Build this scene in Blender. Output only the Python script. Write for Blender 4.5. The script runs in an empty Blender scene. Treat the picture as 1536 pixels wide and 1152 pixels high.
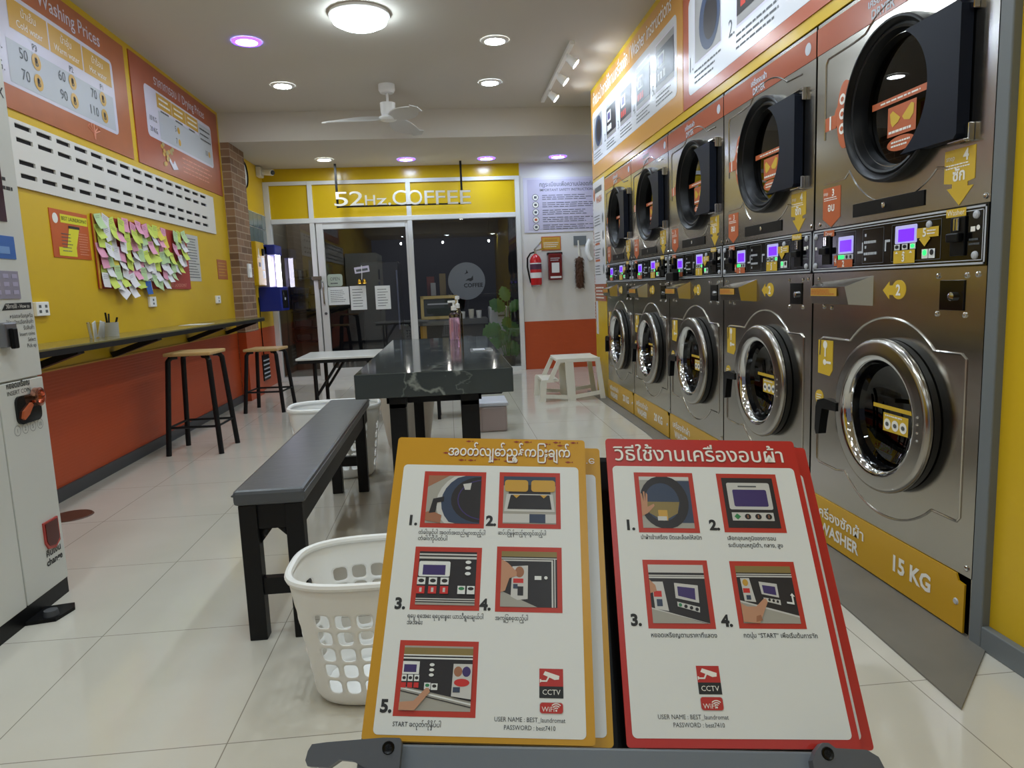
import bpy, bmesh, math, random
from mathutils import Vector, Matrix

# ------------------------------------------------------------------ camera, world, exposure
SC = bpy.context.scene
COL = SC.collection
cam_data = bpy.data.cameras.new('camera')
cam = bpy.data.objects.new('camera', cam_data)
COL.objects.link(cam)
cam_data.sensor_fit = 'HORIZONTAL'
cam_data.sensor_width = 36.0
cam_data.lens = 36.0 * 1060.5 / 1536.0
cam_data.clip_start = 0.02
YAW, PITCH, ROLL = 0.08486, 0.13558, -0.03981
fw = Vector((math.sin(YAW) * math.cos(PITCH), math.cos(YAW) * math.cos(PITCH), -math.sin(PITCH)))
rt = fw.cross(Vector((0, 0, 1))).normalized()
up = rt.cross(fw)
rt2 = math.cos(ROLL) * rt + math.sin(ROLL) * up
up2 = -math.sin(ROLL) * rt + math.cos(ROLL) * up
cam.matrix_world = Matrix(((rt2.x, up2.x, -fw.x, 0), (rt2.y, up2.y, -fw.y, 0), (rt2.z, up2.z, -fw.z, 1.1), (0, 0, 0, 1)))
SC.camera = cam
SC.view_settings.view_transform = 'Standard'
SC.view_settings.look = 'None'
SC.view_settings.gamma = 1.0
SC.view_settings.exposure = 0.32
W = bpy.data.worlds.new('night'); SC.world = W; W.use_nodes = True
W.node_tree.nodes['Background'].inputs[0].default_value = (0.75, 0.8, 1.0, 1)
W.node_tree.nodes['Background'].inputs[1].default_value = 0.12      # dim street light through the open shop front
LAMP = 95.0      # downlight strength
DOME = 26.0      # big dome lamps
SPOT = 320.0

# ------------------------------------------------------------------ materials
def lin(c): return tuple(((v / 255) / 12.92 if v / 255 <= 0.04045 else ((v / 255 + 0.055) / 1.055) ** 2.4) for v in c) + (1,)
MATS = {}
def mat(name, rgb=(128, 128, 128), rough=0.5, metal=0.0, emit=None, strength=0.0, spec=0.5, trans=0.0, alpha=1.0, bump=None, var=None, coat=0.0, sss=0.0):
    if name in MATS: return MATS[name]
    m = bpy.data.materials.new(name); m.use_nodes = True
    nt = m.node_tree; b = nt.nodes['Principled BSDF']
    c = lin(rgb)
    b.inputs['Base Color'].default_value = c
    b.inputs['Roughness'].default_value = rough
    b.inputs['Metallic'].default_value = metal
    b.inputs['Specular IOR Level'].default_value = spec
    b.inputs['Transmission Weight'].default_value = trans
    b.inputs['Alpha'].default_value = alpha
    b.inputs['Coat Weight'].default_value = coat
    if emit is not None:
        b.inputs['Emission Color'].default_value = lin(emit)
        b.inputs['Emission Strength'].default_value = strength
    if var or bump:
        tc = nt.nodes.new('ShaderNodeTexCoord')
        mp = nt.nodes.new('ShaderNodeMapping'); nt.links.new(tc.outputs['Object'], mp.inputs[0])
        nz = nt.nodes.new('ShaderNodeTexNoise'); nt.links.new(mp.outputs[0], nz.inputs['Vector'])
        nz.inputs['Detail'].default_value = 4
        if var:
            sc, amt = var[0], var[1]
            mp.inputs['Scale'].default_value = sc if isinstance(sc, tuple) else (sc,) * 3
            nz.inputs['Scale'].default_value = 1.0
            mx = nt.nodes.new('ShaderNodeMix'); mx.data_type = 'RGBA'
            nt.links.new(nz.outputs['Fac'], mx.inputs[0])
            mx.inputs[6].default_value = tuple(v * (1 - amt) for v in c[:3]) + (1,)
            mx.inputs[7].default_value = tuple(min(1, v * (1 + amt)) for v in c[:3]) + (1,)
            nt.links.new(mx.outputs[2], b.inputs['Base Color'])
        if bump:
            n2 = nt.nodes.new('ShaderNodeTexNoise'); n2.inputs['Scale'].default_value = 1.0; n2.inputs['Detail'].default_value = 3
            m2 = nt.nodes.new('ShaderNodeMapping'); nt.links.new(tc.outputs['Object'], m2.inputs[0]); nt.links.new(m2.outputs[0], n2.inputs['Vector'])
            m2.inputs['Scale'].default_value = bump[0] if isinstance(bump[0], tuple) else (bump[0],) * 3
            bp = nt.nodes.new('ShaderNodeBump'); bp.inputs['Strength'].default_value = bump[1]; bp.inputs['Distance'].default_value = 0.01
            nt.links.new(n2.outputs['Fac'], bp.inputs['Height']); nt.links.new(bp.outputs[0], b.inputs['Normal'])
    MATS[name] = m
    return m

def floor_material():
    m = mat('polished_tile', (206, 202, 190), 0.1, spec=0.5)
    nt = m.node_tree; b = nt.nodes['Principled BSDF']
    tc = nt.nodes.new('ShaderNodeTexCoord'); sx = nt.nodes.new('ShaderNodeSeparateXYZ'); nt.links.new(tc.outputs['Object'], sx.inputs[0])
    def M(op, a, bb):
        n = nt.nodes.new('ShaderNodeMath'); n.operation = op
        for i, v in enumerate((a, bb)):
            if v is None: continue
            if isinstance(v, (int, float)): n.inputs[i].default_value = v
            else: nt.links.new(v, n.inputs[i])
        return n.outputs[0]
    def line(sock, off, size):
        t = M('DIVIDE', M('ADD', sock, off), size)
        f = M('FRACT', t, None)
        d = M('ABSOLUTE', M('SUBTRACT', f, 0.5), None)
        return M('GREATER_THAN', d, 0.5 - 0.0016 / size)
    lx = line(sx.outputs[0], 1.206 + 6.0, 0.6); ly = line(sx.outputs[1], 0.655 * 20 - 3.0, 0.655)
    g = M('MAXIMUM', lx, ly)
    nz = nt.nodes.new('ShaderNodeTexNoise'); nz.inputs['Scale'].default_value = 2.2; nz.inputs['Detail'].default_value = 6
    nt.links.new(tc.outputs['Object'], nz.inputs['Vector'])
    mx = nt.nodes.new('ShaderNodeMix'); mx.data_type = 'RGBA'; nt.links.new(nz.outputs['Fac'], mx.inputs[0])
    mx.inputs[6].default_value = lin((196, 191, 178)); mx.inputs[7].default_value = lin((214, 210, 199))
    m2 = nt.nodes.new('ShaderNodeMix'); m2.data_type = 'RGBA'; nt.links.new(g, m2.inputs[0]); nt.links.new(mx.outputs[2], m2.inputs[6])
    m2.inputs[7].default_value = lin((146, 140, 128))
    nt.links.new(m2.outputs[2], b.inputs['Base Color'])
    return m

def marble_material():
    m = mat('dark_marble', (70, 76, 74), 0.07, spec=0.6)
    nt = m.node_tree; b = nt.nodes['Principled BSDF']
    tc = nt.nodes.new('ShaderNodeTexCoord')
    nz = nt.nodes.new('ShaderNodeTexNoise'); nz.inputs['Scale'].default_value = 1.6; nz.inputs['Detail'].default_value = 8; nz.inputs['Distortion'].default_value = 1.2
    nt.links.new(tc.outputs['Object'], nz.inputs['Vector'])
    def vein(scale, dist, lo, hi):
        n = nt.nodes.new('ShaderNodeTexNoise'); n.inputs['Scale'].default_value = scale; n.inputs['Detail'].default_value = 6; n.inputs['Distortion'].default_value = dist
        nt.links.new(tc.outputs['Object'], n.inputs['Vector'])
        s = nt.nodes.new('ShaderNodeMath'); s.operation = 'SUBTRACT'; s.inputs[1].default_value = 0.5; nt.links.new(n.outputs['Fac'], s.inputs[0])
        a = nt.nodes.new('ShaderNodeMath'); a.operation = 'ABSOLUTE'; nt.links.new(s.outputs[0], a.inputs[0])
        r = nt.nodes.new('ShaderNodeMapRange'); r.inputs[1].default_value = lo; r.inputs[2].default_value = hi; r.inputs[3].default_value = 1; r.inputs[4].default_value = 0
        nt.links.new(a.outputs[0], r.inputs[0]); return r.outputs[0]
    v2 = vein(3.4, 0.3, 0.001, 0.010)
    v1 = vein(1.5, 0.25, 0.001, 0.009)
    ramp = nt.nodes.new('ShaderNodeMix'); ramp.data_type = 'RGBA'; nt.links.new(nz.outputs['Fac'], ramp.inputs[0])
    ramp.inputs[6].default_value = lin((44, 50, 51)); ramp.inputs[7].default_value = lin((72, 79, 79))
    mx = nt.nodes.new('ShaderNodeMix'); mx.data_type = 'RGBA'
    h = nt.nodes.new('ShaderNodeMath'); h.operation = 'MULTIPLY'; h.inputs[1].default_value = 0.75; mxv = nt.nodes.new('ShaderNodeMath'); mxv.operation = 'MULTIPLY_ADD'; mxv.inputs[1].default_value = 0.35; nt.links.new(v2, mxv.inputs[0]); nt.links.new(v1, mxv.inputs[2]); mxv.use_clamp = True; nt.links.new(mxv.outputs[0], h.inputs[0])
    nt.links.new(h.outputs[0], mx.inputs[0]); nt.links.new(ramp.outputs[2], mx.inputs[6]); mx.inputs[7].default_value = lin((150, 156, 150))
    nt.links.new(mx.outputs[2], b.inputs['Base Color'])
    return m

def brick_material():
    m = mat('brown_brick', (120, 90, 65), 0.8)
    nt = m.node_tree; b = nt.nodes['Principled BSDF']
    tc = nt.nodes.new('ShaderNodeTexCoord'); sx = nt.nodes.new('ShaderNodeSeparateXYZ'); nt.links.new(tc.outputs['Object'], sx.inputs[0])
    ad = nt.nodes.new('ShaderNodeMath'); ad.operation = 'ADD'; nt.links.new(sx.outputs[0], ad.inputs[0]); nt.links.new(sx.outputs[1], ad.inputs[1])
    cb = nt.nodes.new('ShaderNodeCombineXYZ'); nt.links.new(ad.outputs[0], cb.inputs[0]); nt.links.new(sx.outputs[2], cb.inputs[1])
    br = nt.nodes.new('ShaderNodeTexBrick'); nt.links.new(cb.outputs[0], br.inputs['Vector'])
    br.inputs['Scale'].default_value = 1.0; br.inputs['Brick Width'].default_value = 0.22; br.inputs['Row Height'].default_value = 0.075; br.inputs['Mortar Size'].default_value = 0.006
    br.inputs['Color1'].default_value = lin((112, 84, 62)); br.inputs['Color2'].default_value = lin((150, 116, 88)); br.inputs['Mortar'].default_value = lin((168, 146, 122))
    nt.links.new(br.outputs['Color'], b.inputs['Base Color'])
    return m

def steel_material(name, rgb, rough, streak=(3, 3, 160), var=0.06):
    m = mat(name, rgb, rough, metal=1.0)
    nt = m.node_tree; b = nt.nodes['Principled BSDF']
    tc = nt.nodes.new('ShaderNodeTexCoord'); mp = nt.nodes.new('ShaderNodeMapping'); nt.links.new(tc.outputs['Object'], mp.inputs[0]); mp.inputs['Scale'].default_value = streak
    nz = nt.nodes.new('ShaderNodeTexNoise'); nz.inputs['Scale'].default_value = 1; nz.inputs['Detail'].default_value = 3; nt.links.new(mp.outputs[0], nz.inputs['Vector'])
    r = nt.nodes.new('ShaderNodeMapRange'); r.inputs[3].default_value = rough - var; r.inputs[4].default_value = rough + var
    nt.links.new(nz.outputs['Fac'], r.inputs[0]); nt.links.new(r.outputs[0], b.inputs['Roughness'])
    n2 = nt.nodes.new('ShaderNodeTexNoise'); n2.inputs['Scale'].default_value = 2.0; n2.inputs['Detail'].default_value = 1; nt.links.new(tc.outputs['Object'], n2.inputs['Vector'])
    bp = nt.nodes.new('ShaderNodeBump'); bp.inputs['Strength'].default_value = 0.12; bp.inputs['Distance'].default_value = 0.01
    nt.links.new(n2.outputs['Fac'], bp.inputs['Height']); nt.links.new(bp.outputs[0], b.inputs['Normal'])
    return m

def thin_glass(name, tint, refl=1.0, rough=0.0):
    if name in MATS: return MATS[name]
    m = bpy.data.materials.new(name); m.use_nodes = True
    nt = m.node_tree; nt.nodes.clear()
    out = nt.nodes.new('ShaderNodeOutputMaterial'); mx = nt.nodes.new('ShaderNodeMixShader')
    t = nt.nodes.new('ShaderNodeBsdfTransparent'); t.inputs[0].default_value = tuple(tint) + (1,)
    g = nt.nodes.new('ShaderNodeBsdfGlossy'); g.inputs['Roughness'].default_value = rough; g.inputs[0].default_value = (refl, refl, refl, 1)
    f = nt.nodes.new('ShaderNodeFresnel'); f.inputs[0].default_value = 1.55
    nt.links.new(f.outputs[0], mx.inputs[0]); nt.links.new(t.outputs[0], mx.inputs[1]); nt.links.new(g.outputs[0], mx.inputs[2]); nt.links.new(mx.outputs[0], out.inputs[0])
    MATS[name] = m
    return m

def panel_lines_material():
    m = mat('orange_clad', (186, 76, 32), 0.42)
    nt = m.node_tree; b = nt.nodes['Principled BSDF']
    tc = nt.nodes.new('ShaderNodeTexCoord'); w = nt.nodes.new('ShaderNodeTexWave'); w.bands_direction = 'Z'; w.inputs['Scale'].default_value = 16; w.inputs['Distortion'].default_value = 0.6
    nt.links.new(tc.outputs['Object'], w.inputs['Vector'])
    bp = nt.nodes.new('ShaderNodeBump'); bp.inputs['Strength'].default_value = 0.12; bp.inputs['Distance'].default_value = 0.004
    nt.links.new(w.outputs['Fac'], bp.inputs['Height']); nt.links.new(bp.outputs[0], b.inputs['Normal'])
    return m

FLOOR = floor_material(); MARBLE = marble_material(); BRICK = brick_material(); ORANGE = panel_lines_material()
STEEL = steel_material('brushed_steel', (186, 182, 174), 0.2, (2, 2, 40), 0.03)
RING = steel_material('door_ring_steel', (170, 166, 160), 0.2, (30, 30, 30), 0.02)
CHROME = mat('chrome', (215, 215, 215), 0.08, 1.0)
YELLOW = mat('yellow_paint', (216, 178, 26), 0.4, bump=(60, 0.05))
YPANEL = mat('yellow_laminate', (214, 178, 16), 0.22)
WHITEW = mat('white_wall', (222, 219, 214), 0.55, bump=(40, 0.05))
CEIL = mat('ceiling_paint', (205, 199, 188), 0.7)
GREYT = mat('grey_trim', (112, 118, 122), 0.45)
DGREY = mat('dark_trim', (70, 72, 76), 0.5)
CONC = mat('grey_cement', (118, 114, 106), 0.5, var=(5, 0.18))
ALU = mat('white_aluminium', (222, 222, 220), 0.35)
BLACK = mat('black_plastic', (9, 10, 12), 0.36, spec=0.22)
BLACKM = mat('black_metal', (16, 16, 18), 0.42, spec=0.3)
BLKGLOSS = mat('black_gloss', (10, 10, 12), 0.12)
NAVY = mat('slate_plastic', (22, 27, 40), 0.45, spec=0.15)
RUBBER = mat('black_rubber', (14, 14, 15), 0.5)
DRUM = mat('drum_steel', (92, 90, 88), 0.25, 1.0)
WHITE = mat('white_print', (232, 236, 236), 0.45)
WPLAST = mat('white_plastic', (246, 247, 246), 0.35)
CREAM = mat('cream_plastic', (226, 222, 208), 0.4)
VEND = mat('vending_white', (214, 216, 212), 0.32)
GREYP = mat('grey_print', (188, 192, 200), 0.4)
LAV = mat('lavender_board', (196, 190, 212), 0.35)
LAV2 = mat('lavender_print', (212, 208, 224), 0.35)
REDO = mat('price_board_orange', (176, 100, 58), 0.35, var=(7, 0.14))
REDB = mat('price_board_red', (168, 84, 54), 0.35, var=(7, 0.14))
BANDR = mat('dryer_band_red', (168, 84, 54), 0.2)
GOLD = mat('gold_print', (206, 160, 62), 0.35)
MUST = mat('mustard_board', (206, 152, 22), 0.35)
REDS = mat('red_board', (190, 42, 34), 0.35)
PICR = mat('picture_red', (192, 52, 34), 0.4)
YSTK = mat('yellow_sticker', (214, 178, 52), 0.4)
OSTK = mat('orange_sticker', (192, 98, 54), 0.4)
INK = mat('black_ink', (30, 32, 34), 0.5)
INK2 = mat('grey_ink', (88, 92, 96), 0.5)
WINK = mat('white_ink', (244, 242, 236), 0.45)
SKIN = mat('printed_skin', (196, 146, 116), 0.5)
WOOD = mat('stool_wood', (196, 160, 104), 0.45, var=((3, 30, 30), 0.16))
VINYL = mat('grey_vinyl', (80, 84, 90), 0.3, bump=(14, 0.12))
SCREEN = mat('lit_screen', (60, 30, 230), 0.2, emit=(92, 30, 255), strength=1.6)
SCREENB = mat('lit_screen_frame', (190, 190, 230), 0.3, emit=(190, 185, 255), strength=0.25)
LEDG = mat('green_lamp', (40, 220, 90), 0.3, emit=(40, 255, 110), strength=1.2)
LAMPW = mat('lamp_white', (255, 255, 255), 0.5, emit=(232, 244, 250), strength=LAMP)
LAMPC = mat('lamp_cool', (255, 255, 255), 0.5, emit=(216, 236, 252), strength=LAMP)
LAMPD = mat('lamp_dome', (255, 255, 255), 0.5, emit=(224, 240, 250), strength=DOME)
LAMPS = mat('lamp_spot', (255, 255, 255), 0.5, emit=(220, 236, 252), strength=SPOT)
LAMPV = mat('lamp_violet', (90, 60, 255), 0.5, emit=(86, 50, 255), strength=6.0)
TUBE = mat('lamp_tube', (255, 255, 255), 0.5, emit=(236, 232, 255), strength=9.0)
GLASSW = thin_glass('window_glass', (0.96, 0.96, 0.96))
GLASSD = thin_glass('door_glass', (0.96, 0.96, 0.96))
GLASSK = thin_glass('dark_glass', (0.16, 0.16, 0.16))
GLASSC = thin_glass('clear_glass', (0.92, 0.92, 0.92))

# ------------------------------------------------------------------ mesh builder
class F:
    """A flat working frame: origin, right, up, and outward normal."""
    def __init__(s, o, U, V):
        s.o = Vector(o); s.U = Vector(U).normalized(); s.V = Vector(V).normalized(); s.N = s.U.cross(s.V).normalized()
    def p(s, u, v, h=0.0): return s.o + s.U * u + s.V * v + s.N * h
def face_left(x, y0=0, z0=0): return F((x, y0, z0), (0, 1, 0), (0, 0, 1))       # looks toward +x ; u = y
def face_right(x, y0=0, z0=0): return F((x, y0, z0), (0, -1, 0), (0, 0, 1))     # looks toward -x ; u = -y
def face_back(y, x0=0, z0=0): return F((x0, y, z0), (1, 0, 0), (0, 0, 1))       # looks toward -y ; u = x
def face_up(z, x0=0, y0=0): return F((x0, y0, z), (1, 0, 0), (0, 1, 0))

class MB:
    def __init__(s): s.bm = bmesh.new(); s.mats = []
    def mi(s, m):
        if m not in s.mats: s.mats.append(m)
        return s.mats.index(m)
    def faces(s, pts, fcs, m, sm=True):
        i = s.mi(m); vs = [s.bm.verts.new(p) for p in pts]
        for f in fcs:
            try: fc = s.bm.faces.new([vs[k] for k in f]); fc.material_index = i; fc.smooth = sm
            except ValueError: pass
        return s
    def poly(s, fr, pts, m, h=0.0):
        return s.faces([fr.p(u, v, h) for u, v in pts], [list(range(len(pts)))], m)
    def rect(s, fr, u0, v0, u1, v1, m, h=0.001): return s.poly(fr, [(u0, v0), (u1, v0), (u1, v1), (u0, v1)], m, h)
    @staticmethod
    def rr(u0, v0, u1, v1, r, n=5):
        o = []
        for cx, cy, a in ((u1 - r, v0 + r, -90), (u1 - r, v1 - r, 0), (u0 + r, v1 - r, 90), (u0 + r, v0 + r, 180)):
            for k in range(n + 1):
                t = math.radians(a + 90 * k / n); o.append((cx + r * math.cos(t), cy + r * math.sin(t)))
        return o
    def rrect(s, fr, u0, v0, u1, v1, r, m, h=0.001): return s.poly(fr, s.rr(u0, v0, u1, v1, r), m, h)
    @staticmethod
    def circ(u, v, ru, rv=None, n=24, a0=0, a1=360):
        rv = ru if rv is None else rv
        k = n if a1 - a0 >= 360 else n + 1
        return [(u + ru * math.cos(math.radians(a0 + (a1 - a0) * i / n)), v + rv * math.sin(math.radians(a0 + (a1 - a0) * i / n))) for i in range(k)]
    def disc(s, fr, u, v, ru, m, h=0.001, rv=None, n=24): return s.poly(fr, s.circ(u, v, ru, rv, n), m, h)
    def annulus(s, fr, u, v, r0, r1, m, h=0.001, n=32, a0=0, a1=360):
        A = s.circ(u, v, r0, None, n, a0, a1); B = s.circ(u, v, r1, None, n, a0, a1); k = len(A); full = a1 - a0 >= 360
        return s.faces([fr.p(*p, h) for p in A] + [fr.p(*p, h) for p in B], [[i, k + i, k + (i + 1) % k, (i + 1) % k] for i in range(k if full else k - 1)], m)
    def prism(s, fr, pts, h0, h1, m):
        n = len(pts)
        s.faces([fr.p(u, v, h0) for u, v in pts] + [fr.p(u, v, h1) for u, v in pts],
                [list(range(n))[::-1], list(range(n, 2 * n))] + [[i, (i + 1) % n, n + (i + 1) % n, n + i] for i in range(n)], m)
        return s
    def fbox(s, fr, u0, v0, u1, v1, h0, h1, m, bev=0.0):
        P = [fr.p(u, v, h) for h in (h0, h1) for u, v in ((u0, v0), (u1, v0), (u1, v1), (u0, v1))]
        Q = [[3, 2, 1, 0], [4, 5, 6, 7], [0, 1, 5, 4], [1, 2, 6, 5], [2, 3, 7, 6], [3, 0, 4, 7]]
        if bev <= 0: return s.faces(P, Q, m, False)
        b = bmesh.new(); vs = [b.verts.new(p) for p in P]
        for q in Q: b.faces.new([vs[k] for k in q])
        bmesh.ops.bevel(b, geom=list(b.edges), offset=bev, segments=2, profile=0.5, affect='EDGES')
        b.verts.index_update()
        s.faces([v.co.copy() for v in b.verts], [[v.index for v in f.verts] for f in b.faces], m, False); b.free()
        return s
    def box(s, x0, y0, z0, x1, y1, z1, m, bev=0.0):
        return s.fbox(F((0, 0, 0), (1, 0, 0), (0, 1, 0)), x0, y0, x1, y1, z0, z1, m, bev)
    def lathe(s, o, axis, prof, m, n=40, cap0=False, cap1=False, sx=1.0, sy=1.0):
        ax = Vector(axis).normalized(); t = Vector((0, 0, 1)) if abs(ax.z) < 0.9 else Vector((1, 0, 0))
        A = t.cross(ax).normalized(); B = ax.cross(A); o = Vector(o); pts = []; fc = []
        for r, h in prof:
            for i in range(n):
                a = 2 * math.pi * i / n; pts.append(o + ax * h + A * (r * sx * math.cos(a)) + B * (r * sy * math.sin(a)))
        for j in range(len(prof) - 1):
            for i in range(n): fc.append([j * n + i, j * n + (i + 1) % n, (j + 1) * n + (i + 1) % n, (j + 1) * n + i])
        if cap0: fc.append(list(range(n))[::-1])
        if cap1: fc.append([(len(prof) - 1) * n + i for i in range(n)])
        return s.faces(pts, fc, m)
    def cyl(s, a, b, r, m, r2=None, n=16):
        a = Vector(a); b = Vector(b); return s.lathe(a, b - a, [(r, 0), (r if r2 is None else r2, (b - a).length)], m, n, True, True)
    def tube(s, pts, r, m, n=14, closed=False, taper=None):
        P = [Vector(p) for p in pts]; k = len(P); V = []; fc = []; ref = None
        for i in range(k):
            d = (P[(i + 1) % k] - P[i - 1]) if closed else (P[min(i + 1, k - 1)] - P[max(i - 1, 0)])
            d.normalize()
            if ref is None: ref = Vector((0, 0, 1)) if abs(d.z) < 0.9 else Vector((1, 0, 0))
            A = (ref - d * ref.dot(d)).normalized(); ref = A; B = d.cross(A)
            rr = r * (taper[i] if taper else 1)
            V += [P[i] + A * (rr * math.cos(2 * math.pi * j / n)) + B * (rr * math.sin(2 * math.pi * j / n)) for j in range(n)]
        for i in range(k if closed else k - 1):
            for j in range(n): fc.append([i * n + j, i * n + (j + 1) % n, ((i + 1) % k) * n + (j + 1) % n, ((i + 1) % k) * n + j])
        if not closed: fc += [list(range(n))[::-1], [(k - 1) * n + j for j in range(n)]]
        return s.faces(V, fc, m)
    def bar(s, a, b, w, t, m, side=(0, 1, 0)):
        a = Vector(a); b = Vector(b); d = (b - a); L = d.length; d.normalize(); A = Vector(side); A = (A - d * A.dot(d)).normalized()
        return s.fbox(F(a, A, d.cross(A) * 1.0), -w / 2, -t / 2, w / 2, t / 2, 0, L, m) if False else s.prism(F(a, A, d.cross(A)), [(-w / 2, -t / 2), (w / 2, -t / 2), (w / 2, t / 2), (-w / 2, t / 2)], 0, L, m)
    def text(s, txt, fr, u, v, size, m, h=0.0015, align='LEFT', w=None, bold=0.0, depth=0.0, res=2):
        c = bpy.data.curves.new('t', 'FONT'); c.body = txt; c.size = size; c.resolution_u = res; c.align_x = align
        c.offset = bold * size; c.extrude = depth / 2; c.fill_mode = 'BOTH' if depth else 'FRONT'
        o = bpy.data.objects.new('t', c); COL.objects.link(o)
        dg = bpy.context.evaluated_depsgraph_get(); ev = o.evaluated_get(dg); me = ev.to_mesh()
        k = 1.0
        if w and len(me.vertices):
            xs = [q.co.x for q in me.vertices]; k = w / max(1e-6, max(xs) - min(xs))
            x0 = min(xs)
        pts = [fr.p(u + q.co.x * k, v + q.co.y, h + depth / 2 + q.co.z) for q in me.vertices]
        s.faces(pts, [list(p.vertices) for p in me.polygons], m)
        ev.to_mesh_clear(); bpy.data.objects.remove(o); bpy.data.curves.remove(c)
        return s
    def lines(s, fr, u0, v0, u1, v1, n, m, h=0.0012, seed=1, frac=0.45):
        """printed small print that the photo shows only as grey lines"""
        rnd = random.Random(seed); st = (v1 - v0) / n
        for i in range(n):
            vv = v1 - st * (i + 0.5); e = u0 + (u1 - u0) * rnd.uniform(0.7, 1.0); x = u0
            while x < e:
                wd = (u1 - u0) * rnd.uniform(0.05, 0.14); s.rect(fr, x, vv - st * frac / 2, min(e, x + wd), vv + st * frac / 2, m, h); x += wd + (u1 - u0) * 0.018
        return s
    def build(s, name, parent=None, angle=30, smooth=True):
        off = Vector(parent_world(parent)) if parent else Vector((0, 0, 0))
        bmesh.ops.recalc_face_normals(s.bm, faces=s.bm.faces) if getattr(s, 'recalc', False) else None
        me = bpy.data.meshes.new(name); s.bm.to_mesh(me); s.bm.free()
        if off.length: me.transform(Matrix.Translation(-off))
        for m in s.mats: me.materials.append(m)
        if smooth:
            fl_ = [p.use_smooth for p in me.polygons]; me.set_sharp_from_angle(angle=math.radians(angle)); me.polygons.foreach_set('use_smooth', fl_)
        o = bpy.data.objects.new(name, me); COL.objects.link(o)
        if parent: o.parent = parent
        return o
def parent_world(o):
    p = Vector((0, 0, 0))
    while o is not None: p += o.location; o = o.parent
    return p
def tag(o, label, cat, group=None):
    o['label'] = label; o['category'] = cat
    if group: o['group'] = group
    return o
def thing(name, label, cat, loc=(0, 0, 0), group=None):
    o = bpy.data.objects.new(name, None); COL.objects.link(o); o.location = loc; o.empty_display_size = 0.1
    return tag(o, label, cat, group)
def struct(o): o['kind'] = 'structure'; return o
def copy_tree(o, parent=None):
    c = o.copy(); COL.objects.link(c); c.parent = parent
    for ch in list(o.children): copy_tree(ch, c)
    return c
def dup(o, loc, label, group=None, rz=None):
    c = copy_tree(o); c.location = loc; c['label'] = label
    if group: c['group'] = group
    if rz is not None: c.rotation_euler[2] = rz
    return c

# ------------------------------------------------------------------ the room
XL, XR, YB, ZC, ZL = -2.25, 1.5, 9.4, 2.98, 2.69
b = MB(); b.box(-2.4, -3.5, -0.05, 2.4, 13.2, 0.0, FLOOR); struct(b.build('floor'))
b = MB(); b.box(-2.4, -1.6, ZC, 2.4, 7.75, ZC + 0.06, CEIL); struct(b.build('ceiling'))
b = MB(); b.box(-2.4, -3.5, ZL, 2.4, -1.6, ZC + 0.06, CEIL); struct(b.build('ceiling_soffit'))
b = MB(); b.box(-2.4, 7.75, ZL, 2.4, 9.46, ZC + 0.06, CEIL); struct(b.build('ceiling_beam'))
b = MB(); b.box(-2.40, -3.5, 0.735, XL, 9.46, ZC, YELLOW); struct(b.build('wall_left'))
b = MB(); b.box(-2.40, -3.5, 0.0, XL + 0.004, 9.40, 0.735, ORANGE); b.box(-2.3, -3.5, 0.735, XL + 0.008, 7.75, 0.745, GOLD); struct(b.build('wall_left_dado'))
b = MB(); b.box(XL, -3.5, 0.0, XL + 0.02, 7.75, 0.075, DGREY); struct(b.build('baseboard_left'))
b = MB(); b.box(XL - 0.02, 7.75, 0.0, -2.16, 8.28, ZL, BRICK); struct(b.build('brick_pillar'))
b = MB(); b.box(-2.24, 7.745, 0.0, -2.156, 8.285, 0.735, ORANGE); struct(b.build('trim_1'))
# right side: wall over and beside the machine bank
b = MB(); b.box(XR + 0.02, -3.5, 0.0, 2.4, 1.84, ZC, YELLOW); struct(b.build('wall_right'))
b = MB(); b.box(XR, 1.84, 2.075, 2.4, 6.64, ZC, YPANEL); struct(b.build('wall_right_bulkhead'))
b = MB(); b.box(XR, 6.64, 0.0, 2.30, 7.17, ZC, YPANEL); struct(b.build('wall_right_end'))
b = MB(); b.box(2.30, 1.84, 0.0, 2.4, 9.46, ZC, WHITEW); struct(b.build('wall_right_far'))
b = MB(); b.box(XR - 0.005, 1.815, 0.0, XR + 0.05, 1.862, ZC, GREYT, 0.004); struct(b.build('trim_2'))
b = MB(); b.box(XR - 0.005, -3.5, 0.0, XR + 0.02, 1.815, 0.07, GREYT, 0.003); struct(b.build('baseboard_right'))
b = MB(); b.prism(face_up(0), [(1.235, 1.55), (1.5, 1.80), (1.5, 7.2), (1.40, 7.2), (1.40, 5.0)], 0.0, 0.006, CONC); struct(b.build('floor_cement_strip'))
# back wall
fb = face_back(YB)
b = MB(); b.box(1.0, YB, 0.0, 2.4, YB + 0.12, ZL, WHITEW); struct(b.build('wall_back'))
b = MB(); b.box(XL, YB, 2.53, 1.0, YB + 0.1, ZL, YPANEL); struct(b.build('wall_back_fascia'))
b = MB(); b.box(1.0, YB - 0.012, 0.0, 2.3, YB, 0.64, ORANGE); struct(b.build('wall_back_dado'))
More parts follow.
